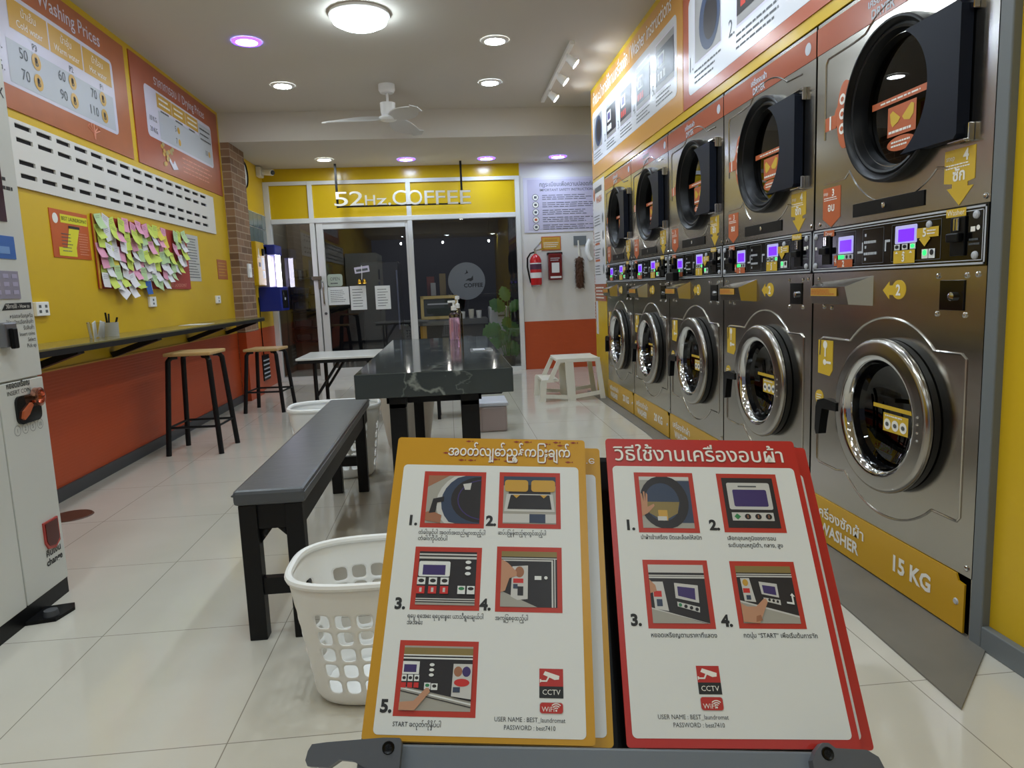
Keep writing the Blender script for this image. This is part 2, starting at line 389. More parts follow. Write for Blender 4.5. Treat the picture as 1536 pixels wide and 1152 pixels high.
# window wall frames
b = MB()
def bars(b, xs, z0, z1, t=0.05): 
    for x, w in xs: b.box(x - w / 2, YB - 0.03, z0, x + w / 2, YB + 0.05, z1, ALU, 0.004)
bars(b, ((-2.215, 0.07), (-1.675, 0.06), (-0.44, 0.06), (0.965, 0.06)), 0.0, 2.53)
b.box(-2.18, YB - 0.028, 2.485, 0.935, YB + 0.05, 2.53, ALU); b.box(-2.18, YB - 0.035, 2.01, 0.935, YB + 0.05, 2.07, ALU, 0.004)
b.box(-2.18, YB - 0.025, 0.0, -1.705, YB + 0.05, 0.05, ALU); b.box(-0.41, YB - 0.025, 0.0, 0.935, YB + 0.05, 0.05, ALU); b.box(-1.645, YB - 0.025, 0.0, -0.47, YB + 0.05, 0.03, ALU)
w1 = struct(b.build('window_1'))
b = MB(); b.box(-2.18, YB + 0.0, 2.07, -1.705, YB + 0.03, 2.485, YPANEL); b.box(-1.645, YB, 2.07, -0.47, YB + 0.03, 2.485, YPANEL); b.box(-0.41, YB, 2.07, 0.935, YB + 0.03, 2.485, YPANEL); b.build('transom_panel', w1)
b = MB(); b.box(-2.18, YB + 0.012, 0.05, -1.705, YB + 0.018, 2.01, GLASSD); b.build('side_pane', w1)
b = MB(); b.box(-0.41, YB + 0.012, 0.05, 0.935, YB + 0.018, 2.01, GLASSW); b.build('window_pane', w1)
# sliding door
b = MB()
x0, x1 = -1.63, -0.47
b.box(x0, YB - 0.02, 0.03, x0 + 0.085, YB + 0.035, 2.01, ALU, 0.004); b.box(x1 - 0.03, YB - 0.01, 0.03, x1, YB + 0.035, 2.01, ALU)
b.box(x0 + 0.085, YB - 0.015, 0.03, x1 - 0.03, YB + 0.035, 0.14, ALU, 0.004); b.box(x0 + 0.085, YB - 0.015, 1.93, x1 - 0.03, YB + 0.035, 2.01, ALU, 0.004)
d1 = struct(b.build('door_1'))
b = MB(); b.box(x0 + 0.085, YB + 0.008, 0.14, x1 - 0.03, YB + 0.014, 1.93, GLASSW); b.build('door_pane', d1)
b = MB(); b.tube([(x0 + 0.04, YB - 0.02, 1.27), (x0 + 0.043, YB - 0.05, 1.25), (x0 + 0.045, YB - 0.055, 1.12), (x0 + 0.045, YB - 0.05, 0.99), (x0 + 0.042, YB - 0.02, 0.97)], 0.012, CHROME); b.build('door_handle', d1)
b = MB(); b.cyl((x0 + 0.05, YB - 0.02, 0.86), (x0 + 0.05, YB - 0.035, 0.86), 0.018, DGREY); b.build('door_lock', d1)

# ------------------------------------------------------------------ washer-dryer stacks
DS, DZ, DRO, DRI = 0.04, 1.658, 0.256, 0.204      # dryer door centre and radii
WS, WZ, WRO, WRI = 0.058, 0.612, 0.267, 0.188
def arc(cu, cv, r, a0, a1, n): return [(cu + r * math.cos(math.radians(a0 + (a1 - a0) * i / n)), cv + r * math.sin(math.radians(a0 + (a1 - a0) * i / n))) for i in range(n + 1)]
def holed_front(b, fr, u0, v0, u1, v1, holes, m):
    bm = bmesh.new(); edges = []
    def loop(pts):
        vs = [bm.verts.new(fr.p(u, v, 0)) for u, v in pts]
        for i in range(len(vs)): edges.append(bm.edges.new((vs[i], vs[(i + 1) % len(vs)])))
    loop([(u0, v0), (u1, v0), (u1, v1), (u0, v1)])
    for cu, cv, r in holes: loop(MB.circ(cu, cv, r, None, 48))
    bmesh.ops.triangle_fill(bm, use_beauty=True, use_dissolve=False, edges=edges, normal=fr.N)
    bm.verts.index_update()
    for f in bm.faces:
        if f.normal.dot(fr.N) < 0: f.normal_flip()
    b.faces([v.co.copy() for v in bm.verts], [[v.index for v in f.verts] for f in bm.faces], m); bm.free()
MW = 0.955
def make_stack():
    root = thing('laundry_stack', 'x', 'washing machine', (0, 0, 0))
    fr = face_right(0.0); hw = MW / 2 - 0.003
    # cabinet
    b = MB()
    holed_front(b, fr, -hw, 0.19, hw, 1.108, [(WS, WZ, 0.2)], STEEL)
    holed_front(b, fr, -hw, 1.282, hw, 2.07, [(DS, DZ, 0.206)], STEEL)
    b.box(0.0, -hw, 0.0, 0.75, -hw + 0.004, 2.07, STEEL); b.box(0.0, hw - 0.004, 0.0, 0.75, hw, 2.07, STEEL); b.box(0.0, -hw, 2.066, 0.75, hw, 2.07, STEEL); b.box(0.746, -hw, 0, 0.75, hw, 2.07, STEEL)
    # pressed outlines around both doors
    def path(pts, r=0.0042): b.tube([fr.p(u, v, 0.0005) for u, v in pts], r, STEEL, 6)
    path([(-0.41, 0.78), (-0.405, 0.845), (-0.385, 0.853), (-0.25, 0.853)] + arc(WS - 0.02, WZ, 0.335, 134, 46, 16) + [(0.30, 0.853), (0.39, 0.853), (0.41, 0.84), (0.412, 0.36), (0.40, 0.345), (0.30, 0.345)] + arc(WS - 0.02, WZ, 0.365, -47, -133, 16) + [(-0.27, 0.333), (-0.40, 0.335), (-0.42, 0.35), (-0.422, 0.5)])
    path([(-0.405, 1.452), (-0.26, 1.455)] + arc(DS, DZ, 0.325, -146, -50, 16) + [(0.30, 1.40)], 0.0038)
    path([(-0.405, 1.62), (-0.405, 1.90), (-0.39, 1.918), (-0.22, 1.922)] + arc(DS, DZ, 0.33, 125, 55, 12) + [(0.36, 1.922)], 0.0038)
    for u, v in ((-0.43, 1.30), (0.455, 1.30), (-0.43, 1.085), (0.44, 1.085), (0.275, 1.083), (0.396, 1.083), (0.276, 0.968), (0.395, 0.968), (0.45, 0.215), (-0.385, 0.975), (-0.33, 0.972)):
        b.lathe(fr.p(u, v, 0), fr.N, [(0.009, 0), (0.008, 0.004), (0.004, 0.006)], CHROME, 10, False, True)
    b.build('cabinet', root)
    # plinth
    b = MB(); b.box(0.02, -hw, 0.0, 0.05, hw, 0.19, BLACK); b.build('kick_plate', root)
    # header band
    b = MB(); b.rect(fr, -hw + 0.002, 1.952, hw - 0.002, 2.052, BANDR, 0.002); b.text('เครื่องอบผ้า', fr, DS - 0.09, 2.004, 0.036, GREYP, 0.003, 'CENTER', bold=0.03); b.text('DRYER', fr, DS - 0.09, 1.962, 0.042, GREYP, 0.003, 'CENTER', bold=0.03)
    b.disc(fr, 0.41, 2.004, 0.024, GREYP, 0.003); b.build('header_band', root)
    # drums seen through the doors
    b = MB(); b.lathe(fr.p(WS, WZ, -0.075), fr.N, [(0.05, -0.36), (0.245, -0.34), (0.245, -0.01), (0.165, 0.0)], DRUM, 40, True)
    for k in range(3):
        a = math.radians(90 + 120 * k); c = fr.p(WS + 0.225 * math.cos(a), WZ + 0.225 * math.sin(a), -0.1); b.tube([c, c - fr.N * 0.3], 0.03, DRUM, 8)
    b.build('washer_drum', root)
    b = MB(); b.lathe(fr.p(DS, DZ, -0.07), fr.N, [(0.03, -0.42), (0.27, -0.40), (0.27, -0.01), (0.19, 0.0)], DRUM, 40, True); b.build('dryer_drum', root)
    # dryer door
    b = MB(); b.lathe(fr.p(DS, DZ, 0), fr.N, [(DRO + 0.004, 0.0), (DRO + 0.001, 0.034), (DRO - 0.003, 0.039), (DRO - 0.008, 0.039), (DRO - 0.014, 0.034), (DRI + 0.03, 0.02), (DRI + 0.022, 0.024), (DRI + 0.014, 0.022), (DRI + 0.006, 0.006), (DRI - 0.004, -0.02), (DRI - 0.006, -0.03), (0.19, -0.05)], BLACK, 64)
    t = math.degrees(math.acos(min(1, 0.1 / 0.2)))
    half = 0.187; a = math.degrees(math.asin(half / (DRI + 0.003)))
    pl = [(DS + (DRI + 0.003) * math.cos(math.radians(q)), DZ + (DRI + 0.003) * math.sin(math.radians(q))) for q in [a - 2 * a * i / 24 for i in range(25)]]
    pl += [(0.368, DZ - half), (0.38, DZ - half + 0.012), (0.38, DZ + half - 0.012), (0.368, DZ + half)]
    b.prism(fr, pl[::-1], 0.004, 0.042, NAVY)
    dd = b.build('dryer_door', root)
    b = MB(); b.disc(fr, DS, DZ, 0.198, GLASSK, -0.022, n=48); b.build('door_glass', dd)
    b = MB()
    q = -0.0205
    b.rect(fr, DS - 0.17, DZ + 0.003, DS + 0.17, DZ + 0.025, OSTK, q); b.lines(fr, DS - 0.12, DZ + 0.008, DS + 0.15, DZ + 0.02, 1, WINK, q + 0.001, 3)
    b.rect(fr, DS - 0.078, DZ - 0.105, DS + 0.07, DZ - 0.008, OSTK, q)
    b.poly(fr, [(DS - 0.065, DZ - 0.03), (DS - 0.05, DZ - 0.022), (DS - 0.01, DZ - 0.05), (DS - 0.02, DZ - 0.062), (DS - 0.05, DZ - 0.075), (DS - 0.06, DZ - 0.06)], YSTK, q + 0.001)
    b.poly(fr, [(DS + 0.06, DZ - 0.022), (DS + 0.045, DZ - 0.016), (DS + 0.0, DZ - 0.05), (DS + 0.01, DZ - 0.062), (DS + 0.04, DZ - 0.068), (DS + 0.058, DZ - 0.052)], YSTK, q + 0.001)
    b.lines(fr, DS - 0.07, DZ - 0.1, DS + 0.064, DZ - 0.082, 1, WINK, q + 0.001, 5)
    b.disc(fr, DS - 0.004, DZ - 0.133, 0.074, OSTK, q, 0.024); b.lines(fr, DS - 0.055, DZ - 0.145, DS + 0.05, DZ - 0.12, 2, WINK, q + 0.001, 6)
    b.build('door_sticker', dd)
    for zz in (DZ - half + 0.01, DZ + half - 0.01):
        sg = -1 if zz < DZ else 1; b = MB()
        b.fbox(fr, 0.382, zz - 0.022, 0.398, zz + 0.03, 0.0, 0.018, CHROME, 0.003); b.fbox(fr, 0.33, zz + sg * 0.014, 0.398, zz + sg * 0.02, 0.008, 0.032, CHROME, 0.002); b.build('hinge', dd)
    # washer door
    b = MB(); b.lathe(fr.p(WS, WZ, 0), fr.N, [(0.235, 0.0), (0.262, 0.004), (0.266, 0.028), (0.235, 0.031)], RUBBER, 56)
    b.lathe(fr.p(WS, WZ, 0), fr.N, [(WRO - 0.012, 0.0288), (WRO, 0.0336), (WRO, 0.0416), (WRO - 0.003, 0.0480), (WRO - 0.010, 0.0536), (WRO - 0.016, 0.0552), (WRO - 0.018, 0.0554), (WRO - 0.04, 0.0576), (WRI + 0.024, 0.0592), (WRI + 0.022, 0.0592)], RING, 64)
    b.lathe(fr.p(WS, WZ, 0), fr.N, [(WRI + 0.022, 0.0592), (WRI + 0.012, 0.0568), (WRI + 0.004, 0.0504), (WRI, 0.0416), (WRI - 0.004, 0.0272)], CHROME, 64)
    b.lathe(fr.p(WS, WZ, 0), fr.N, [(WRI - 0.004, 0.0272), (WRI - 0.01, 0.0), (0.170, -0.02), (0.166, -0.03), (0.163, -0.075)], BLKGLOSS, 56)
    for v in (-0.04, -0.015, 0.012, 0.035): b.lathe(fr.p(WS + 0.226, WZ + v, 0.057), fr.N, [(0.005, 0), (0.003, 0.004)], CHROME, 8, False, True)
    wd = b.build('washer_door', root)
    b = MB(); b.lathe(fr.p(WS, WZ, 0), fr.N, [(WRI - 0.010, 0.004), (0.17, -0.012), (0.13, -0.03), (0.07, -0.04), (0.0, -0.043)], GLASSK, 40); b.build('door_glass', wd)
    b = MB()
    b.rect(fr, WS - 0.09, WZ + 0.018, WS + 0.13, WZ + 0.032, YSTK, 0.004)
    b.rect(fr, WS - 0.03, WZ - 0.058, WS + 0.105, WZ + 0.006, YSTK, 0.004)
    b.lines(fr, WS - 0.02, WZ - 0.008, WS + 0.1, WZ + 0.003, 1, WINK, 0.005, 4)
    for k in range(3): b.disc(fr, WS - 0.006 + 0.043 * k, WZ - 0.032, 0.019, WINK, 0.005); b.disc(fr, WS - 0.006 + 0.043 * k, WZ - 0.032, 0.01, INK2, 0.006, 0.008, 8)
    b.build('door_sticker', wd)
    b = MB(); hx = WS - WRO
    b.prism(fr, [(hx + 0.03, WZ - 0.025), (hx + 0.03, WZ + 0.008), (hx - 0.06, WZ + 0.012), (hx - 0.105, WZ + 0.0), (hx - 0.118, WZ - 0.03), (hx - 0.122, WZ - 0.12), (hx - 0.112, WZ - 0.14), (hx - 0.092, WZ - 0.135), (hx - 0.082, WZ - 0.08), (hx - 0.07, WZ - 0.03)], 0.03, 0.062, BLACK)
    b.build('door_handle', wd)
    # control panel
    b = MB(); z0, z1 = 1.111, 1.279
    b.fbox(fr, -hw, z0 - 0.003, hw, z1 + 0.003, -0.02, 0.006, BLKGLOSS)
    def frame(u0, v0, u1, v1, t, m, h):
        b.rect(fr, u0, v0, u1, v0 + t, m, h); b.rect(fr, u0, v1 - t, u1, v1, m, h); b.rect(fr, u0, v0, u0 + t, v1, m, h); b.rect(fr, u1 - t, v0, u1, v1, m, h)
    frame(-hw + 0.004, z0 + 0.002, hw - 0.006, z1 - 0.002, 0.006, GREYP, 0.007); frame(-hw + 0.014, z0 + 0.013, hw - 0.016, z1 - 0.013, 0.0028, GREYP, 0.007)
    frame(-0.295, 1.135, -0.165, 1.256, 0.0018, INK2, 0.007); frame(-0.122, 1.134, 0.003, 1.256, 0.0018, INK2, 0.007); frame(0.046, 1.134, 0.288, 1.256, 0.0018, INK2, 0.007)
    for pts in ([(-0.152, 1.172), (-0.117, 1.172), (-0.117, 1.21), (-0.125, 1.21), (-0.125, 1.18), (-0.152, 1.18)], [(0.01, 1.172), (0.018, 1.172), (0.018, 1.202), (0.039, 1.202), (0.039, 1.21), (0.01, 1.21)]): b.poly(fr, pts, GREYP, 0.0075)
    for k in range(5): b.lines(fr, -0.112, 1.14 + 0.02 * k, -0.02, 1.158 + 0.02 * k, 1, GREYP, 0.0075, 10 + k, 0.5) if k % 2 else b.rect(fr, -0.108, 1.145 + 0.021 * k, -0.098, 1.155 + 0.021 * k, GREYP, 0.0075)
    b.rect(fr, 0.41, 1.206, 0.428, 1.22, WINK, 0.0075); b.disc(fr, 0.439, 1.216, 0.007, WINK, 0.0075); b.lines(fr, 0.405, 1.165, 0.452, 1.19, 2, INK2, 0.0075, 8)
    b.rect(fr, -0.452, 1.2, -0.438, 1.212, WINK, 0.0075)
    for u, v in ((-0.448, 1.252), (-0.448, 1.138), (0.43, 1.252), (0.43, 1.139), (0.232, 1.242)): b.lathe(fr.p(u, v, 0.006), fr.N, [(0.012, 0), (0.011, 0.004), (0.006, 0.007)], GREYP, 12, False, True)
    cp = b.build('control_panel', root)
    b = MB(); b.rrect(fr, -0.28, 1.176, -0.178, 1.24, 0.005, SCREENB, 0.008); b.rect(fr, -0.268, 1.184, -0.19, 1.226, SCREEN, 0.009); b.build('screen', cp)
    b = MB(); b.rrect(fr, 0.066, 1.192, 0.178, 1.25, 0.005, SCREENB, 0.008); b.rect(fr, 0.084, 1.198, 0.165, 1.238, SCREEN, 0.009); b.build('screen', cp)
    b = MB(); b.rect(fr, -0.28, 1.155, -0.178, 1.173, GREYP, 0.008); b.rect(fr, -0.277, 1.158, -0.238, 1.171, LEDG, 0.009)
    for k in range(2): b.disc(fr, -0.22 + 0.025 * k, 1.164, 0.007, INK, 0.009, n=10)
    b.build('push_button', cp)
    for k in range(3): b = MB(); b.rect(fr, 0.064 + 0.04 * k, 1.172, 0.092 + 0.04 * k, 1.19, WHITE, 0.008); b.disc(fr, 0.078 + 0.04 * k, 1.182, 0.010, LEDG if k == 2 else INK, 0.009, 0.006, 12); b.build('push_button', cp)
    b = MB(); b.rect(fr, 0.203, 1.139, 0.232, 1.168, WHITE, 0.008); b.rect(fr, 0.235, 1.139, 0.264, 1.168, WHITE, 0.008); b.disc(fr, 0.217, 1.157, 0.009, LEDG, 0.009, n=12); b.disc(fr, 0.25, 1.157, 0.009, INK, 0.009, n=12)
    b.build('push_button', cp)
    for u0, u1 in ((-0.425, -0.32), (0.32, 0.385)):
        b = MB(); um = (u0 + u1) / 2 + 0.01
        b.fbox(fr, um - 0.03, 1.14, um + 0.03, 1.252, 0.006, 0.012, BLACK, 0.002); b.fbox(fr, um - 0.012, 1.212, um + 0.01, 1.248, 0.012, 0.018, CHROME, 0.002); b.fbox(fr, um - 0.026, 1.18, um + 0.026, 1.206, 0.012, 0.03, BLACK, 0.004)
        b.fbox(fr, um - 0.004, 1.214, um, 1.246, 0.018, 0.0185, INK); b.build('coin_slot', cp)
    b = MB(); h = 0.0095
    b.rect(fr, -0.384, 1.247, -0.308, 1.27, OSTK, h); b.text('Dryer', fr, -0.346, 1.251, 0.022, WINK, h + 0.001, 'CENTER'); b.build('dryer_tag', cp)
    b = MB(); b.rect(fr, 0.31, 1.253, 0.392, 1.277, YSTK, h); b.text('Washer', fr, 0.351, 1.258, 0.022, WINK, h + 0.001, 'CENTER'); b.build('washer_tag', cp)
    b = MB(); b.rect(fr, -0.305, 1.133, -0.285, 1.172, OSTK, h); b.text('4', fr, -0.295, 1.142, 0.03, WINK, h + 0.001, 'CENTER'); b.build('step_sticker', cp)
    b = MB(); b.rect(fr, -0.283, 1.126, -0.18, 1.154, OSTK, h); b.text('2', fr, -0.24, 1.129, 0.032, WINK, h + 0.001, 'CENTER', bold=0.028); b.build('step_sticker', cp)
    b = MB(); b.rect(fr, 0.063, 1.128, 0.172, 1.17, YSTK, h); b.text('3', fr, 0.115, 1.134, 0.034, WINK, h + 0.001, 'CENTER', bold=0.028)
    for k in range(3): b.poly(fr, [(0.072 + 0.036 * k, 1.16), (0.088 + 0.036 * k, 1.16), (0.08 + 0.036 * k, 1.168)], WINK, h + 0.001)
    b.build('step_sticker', cp); b = MB(); b.rect(fr, 0.178, 1.204, 0.28, 1.234, YSTK, h); b.text('5', fr, 0.216, 1.207, 0.036, WINK, h + 0.001, 'CENTER', bold=0.028); b.lines(fr, 0.228, 1.21, 0.277, 1.228, 2, WINK, h + 0.001, 7)
    b.poly(fr, [(0.196, 1.204), (0.19, 1.2), (0.217, 1.176), (0.243, 1.2), (0.237, 1.204)], YSTK, h); b.build('step_sticker', cp)
    # black card plate, arrows, ovals
    b = MB(); b.fbox(fr, -0.196, 1.304, 0.198, 1.352, 0, 0.004, BLACK, 0.001); b.lathe(fr.p(0.0, 1.328, 0.004), fr.N, [(0.01, 0), (0.01, 0.008), (0.005, 0.009)], CHROME, 12, False, True); b.build('cover_plate', root)
    b = MB(); h = 0.0015
    b.prism(fr, [(-0.409, 1.435), (-0.409, 1.335), (-0.409, 1.318), (-0.347, 1.284), (-0.285, 1.318), (-0.285, 1.435)], 0, h, OSTK); b.text('3', fr, -0.335, 1.402, 0.036, WINK, h + 0.001, 'CENTER', bold=0.03); b.text('step', fr, -0.405, 1.408, 0.02, WINK, h + 0.001); b.lines(fr, -0.4, 1.384, -0.295, 1.4, 2, WINK, h + 0.001, 9); b.text('อบ', fr, -0.347, 1.345, 0.042, WINK, h + 0.001, 'CENTER', bold=0.03); b.build('arrow_sticker', root)
    b = MB()
    b.prism(fr, [(0.283, 1.448), (0.283, 1.355), (0.318, 1.35), (0.318, 1.338), (0.296, 1.338), (0.35, 1.286), (0.404, 1.338), (0.38, 1.338), (0.38, 1.35), (0.408, 1.355), (0.408, 1.448)], 0, h, YSTK); b.text('4', fr, 0.372, 1.412, 0.044, WINK, h + 0.001, 'CENTER', bold=0.03); b.text('step', fr, 0.29, 1.418, 0.022, WINK, h + 0.001); b.lines(fr, 0.29, 1.392, 0.4, 1.408, 2, WINK, h + 0.001, 9); b.text('ซัก', fr, 0.346, 1.358, 0.046, WINK, h + 0.001, 'CENTER', bold=0.03); b.build('arrow_sticker', root)
    b = MB(); b.prism(fr, MB.circ(-0.268, 1.687, 0.054, 0.122, 24), 0, h, OSTK); b.prism(fr, MB.circ(-0.305, 1.69, 0.035, 0.04, 16), 0, h * 0.8, OSTK)
    for k in range(3): b.disc(fr, -0.284, 1.745 - 0.053 * k, 0.02, WINK, h + 0.001, n=14); b.disc(fr, -0.284, 1.745 - 0.053 * k, 0.011, OSTK, h + 0.002, 0.009, 8)
    b.build('icon_sticker', root); b = MB(); b.prism(fr, MB.rr(-0.405, 1.65, -0.326, 1.70, 0.004), 0, h, OSTK); b.text('1', fr, -0.366, 1.652, 0.07, WINK, h + 0.001, 'CENTER', bold=0.03); b.build('step_sticker', root)
    # washer side: soap drawer, lock, stickers
    b = MB()
    b.faces([fr.p(-0.405, 1.072, 0.0), fr.p(-0.06, 1.092, 0.0), fr.p(-0.06, 0.985, 0), fr.p(-0.405, 0.985, 0), fr.p(-0.395, 1.055, 0.055), fr.p(-0.15, 1.055, 0.055), fr.p(-0.13, 0.99, 0.05), fr.p(-0.395, 0.99, 0.05)],
            [[0, 4, 5, 1], [4, 7, 6, 5], [7, 3, 2, 6], [0, 3, 7, 4], [1, 5, 6, 2]], STEEL)
    b.rect(face_right(0), -0.39, 1.02, -0.2, 1.05, GOLD, 0.0565); b.lines(face_right(0), -0.385, 1.024, -0.21, 1.047, 3, OSTK, 0.0575, 3); b.build('soap_drawer', root)
    b = MB(); b.fbox(fr, 0.287, 0.98, 0.39, 1.07, 0, 0.004, BLKGLOSS, 0.001); b.lathe(fr.p(0.348, 1.022, 0.004), fr.N, [(0.013, 0), (0.013, 0.01), (0.006, 0.011)], CHROME, 14, False, True); b.build('lock_plate', root)
    b = MB(); b.prism(fr, MB.circ(0.085, 1.042, 0.037, 0.032, 24), 0, h, YSTK); b.prism(fr, [(-0.003, 1.04), (0.033, 1.07), (0.033, 1.056), (0.06, 1.056), (0.06, 1.024), (0.033, 1.024), (0.033, 1.01)], 0, h * 0.8, YSTK); b.text('2', fr, 0.083, 1.024, 0.05, WINK, h + 0.001, 'CENTER', bold=0.03); b.build('arrow_sticker', root)
    b = MB(); b.prism(fr, [(-0.424, 0.705), (-0.335, 0.70), (-0.315, 0.725), (-0.315, 0.842), (-0.424, 0.84)], 0, h, YSTK); b.disc(fr, -0.37, 0.823, 0.016, WINK, h + 0.001); b.rect(fr, -0.374, 0.775, -0.365, 0.815, WINK, h + 0.001); b.disc(fr, -0.372, 0.753, 0.012, WINK, h + 0.001); b.rect(fr, -0.36, 0.748, -0.325, 0.758, WINK, h + 0.001)
    b.build('step_sticker', root); b = MB(); b.prism(fr, MB.circ(-0.41, 0.605, 0.032, 0.03, 16), 0, h, YSTK); b.lines(fr, -0.43, 0.59, -0.39, 0.62, 3, WINK, h + 0.001, 2); b.build('step_sticker', root)
    return root
def plinth(root, kg):
    y = root.location.y; fr = face_right(XR, y); hw = MW / 2 - 0.003
    b = MB(); b.prism(fr, [(-hw, 0.012), (0.452, 0.012), (0.452, 0.165), (0.425, 0.168), (0.415, 0.188), (-hw, 0.19)], 0.0, 0.006, YSTKP)
    b.text('เครื่องซักผ้า', fr, -0.235, 0.112, 0.056, WINK, 0.0075, 'CENTER', bold=0.02, w=0.34); b.text('WASHER', fr, -0.235, 0.045, 0.066, WINK, 0.0075, 'CENTER', bold=0.03, w=0.28); b.text(kg + ' KG', fr, 0.205, 0.075, 0.078, WINK, 0.0075, 'CENTER', bold=0.035)
    b.lathe(fr.p(0.42, 0.1, 0.006), fr.N, [(0.011, 0), (0.008, 0.004)], GREYP, 10, False, True)
    b.build('plinth_panel', root)
YSTKP = mat('yellow_plinth', (206, 158, 26), 0.28)
stk_labels = ['steel washer and dryer stack nearest the camera, beside the bare yellow wall', 'second steel washer and dryer stack from the bare yellow wall', 'middle steel washer and dryer stack, with a black box under its controls', 'fourth steel washer and dryer stack from the bare yellow wall', 'steel washer and dryer stack at the far end beside the tall white poster']
proto = make_stack(); stacks = []
kgs = ['15', '15', '15', '20', '20']
for k in range(5):
    y = 1.862 + MW * (k + 0.5)
    s = proto if k == 0 else copy_tree(proto)
    s.location = (XR, y, 0); s['label'] = stk_labels[k]; s['group'] = 'stacked washers and dryers along the right wall'
    stacks.append(s)
for s, kg in zip(stacks, kgs): plinth(s, kg)
# the small black box hung under the middle machine's controls
fr = face_right(XR, 1.862 + MW * 2.5)
b = MB(); b.fbox(fr, -0.32, 1.10, -0.17, 1.155, 0.034, 0.075, BLACK, 0.004); b.fbox(fr, -0.31, 1.155, -0.18, 1.175, 0.034, 0.04, BLACK); tag(b.build('card_box'), 'small black box below the left screen of the middle machine', 'box')

# ------------------------------------------------------------------ posters on the right wall
def pic_photo(b, fr, u0, v0, u1, v1, seed, h):
    """a small machine snapshot printed on a poster: steel, black panel, screen, door"""
    r = random.Random(seed); W_, H_ = u1 - u0, v1 - v0
    b.rect(fr, u0, v0, u1, v1, mat('print_grey', (150, 148, 146), 0.4), h)
    if seed % 3 == 0:
        b.disc(fr, u0 + W_ * 0.58, v0 + H_ * 0.5, W_ * 0.4, mat('print_blue', (52, 66, 92), 0.4), h + 0.001, H_ * 0.46); b.disc(fr, u0 + W_ * 0.62, v0 + H_ * 0.5, W_ * 0.26, mat('print_dark', (34, 30, 34), 0.4), h + 0.002, H_ * 0.33)
    else:
        b.rect(fr, u0, v0 + H_ * 0.12, u1, v0 + H_ * 0.85, mat('print_dark', (34, 30, 34), 0.4), h + 0.001)
        b.rect(fr, u0 + W_ * 0.12, v0 + H_ * 0.45, u0 + W_ * 0.5, v0 + H_ * 0.75, WHITE, h + 0.002); b.rect(fr, u0 + W_ * 0.18, v0 + H_ * 0.5, u0 + W_ * 0.44, v0 + H_ * 0.7, mat('print_violet', (62, 46, 110), 0.4), h + 0.003)
        for k in range(3): b.rect(fr, u0 + W_ * (0.1 + 0.16 * k), v0 + H_ * 0.2, u0 + W_ * (0.22 + 0.16 * k), v0 + H_ * 0.36, PICR if seed % 2 else WHITE, h + 0.002)
fr = face_right(XR - 0.001)
OPOST = mat('poster_orange', (214, 156, 74), 0.22)
RPOST = mat('poster_red', (184, 98, 72), 0.22)
PWHITE = mat('poster_white', (224, 226, 232), 0.22)
root = thing('instruction_poster', 'long orange washer instructions poster high on the right wall', 'poster', (XR, 5.8, 2.5))
b = MB(); b.fbox(fr, -7.15, 2.125, -4.41, 2.935, 0.0, 0.004, OPOST)
b.prism(fr, MB.rr(-7.08, 2.255, -4.52, 2.74, 0.04), 0.004, 0.005, PWHITE)
b.text('คำแนะนำการใช้งานเครื่องซัก / Washer instructions', fr, -5.83, 2.795, 0.15, WINK, 0.006, 'CENTER', w=2.42, bold=0.006)
for k, (y0, y1) in enumerate(((7.04, 6.66), (6.49, 6.12), (5.985, 5.61), (5.475, 5.10), (4.97, 4.56))):
    b.rect(fr, -y0, 2.37, -y1, 2.69, PICR if k in (9,) else LAV2, 0.0055); pic_photo(b, fr, -y0 + 0.01, 2.38, -y1 - 0.01, 2.68, (3, 4, 5, 7, 8)[k], 0.006)
    b.text('%d.' % (k + 1), fr, -y0 - 0.09, 2.38, 0.10, INK2, 0.006); b.lines(fr, -y0, 2.285, -y1, 2.36, 3, INK2, 0.006, k + 3, 0.35)
b.build('printed_sheet', root)
root = thing('instruction_poster', 'red dryer instructions poster with large pictures above the near machines', 'poster', (XR, 3.2, 2.5))
b = MB(); b.fbox(fr, -4.40, 2.125, -1.86, 2.935, 0.0, 0.004, RPOST)
b.prism(fr, MB.rr(-4.30, 2.185, -1.95, 2.72, 0.04), 0.004, 0.005, PWHITE)
b.text('วิธีใช้งานเครื่องอบผ้า / Dryer instructions', fr, -3.15, 2.79, 0.15, WINK, 0.006, 'CENTER', w=2.1, bold=0.006)
for k, (y0, y1) in enumerate(((4.2, 3.79), (3.60, 3.10), (2.95, 2.45), (2.3, 1.98))):
    b.rect(fr, -y0, 2.33, -y1, 2.70, LAV2, 0.0055); pic_photo(b, fr, -y0 + 0.01, 2.34, -y1 - 0.01, 2.69, (3, 5, 4, 8)[k], 0.006)
    b.text('%d.' % (k + 1), fr, -y0 - 0.10, 2.315, 0.12, INK2, 0.006); b.lines(fr, -y0, 2.22, -y1, 2.31, 3, INK2, 0.006, k + 23, 0.35)
b.build('printed_sheet', root)
root = thing('information_poster', 'tall narrow white poster on the yellow end panel', 'poster', (XR, 6.9, 1.5))
b = MB(); b.fbox(fr, -7.14, 1.10, -6.65, 2.09, 0.0, 0.004, PWHITE); b.fbox(fr, -7.14, 0.935, -6.65, 1.10, 0, 0.004, BANDR); b.fbox(fr, -7.12, 0.60, -7.04, 0.93, 0, 0.004, PWHITE)
b.rect(fr, -7.05, 1.98, -6.75, 2.03, INK2, 0.005); b.text('WASH', fr, -7.0, 1.88, 0.085, OSTK, 0.005, bold=0.028); b.disc(fr, -7.09, 1.97, 0.035, OSTK, 0.005, 0.06)
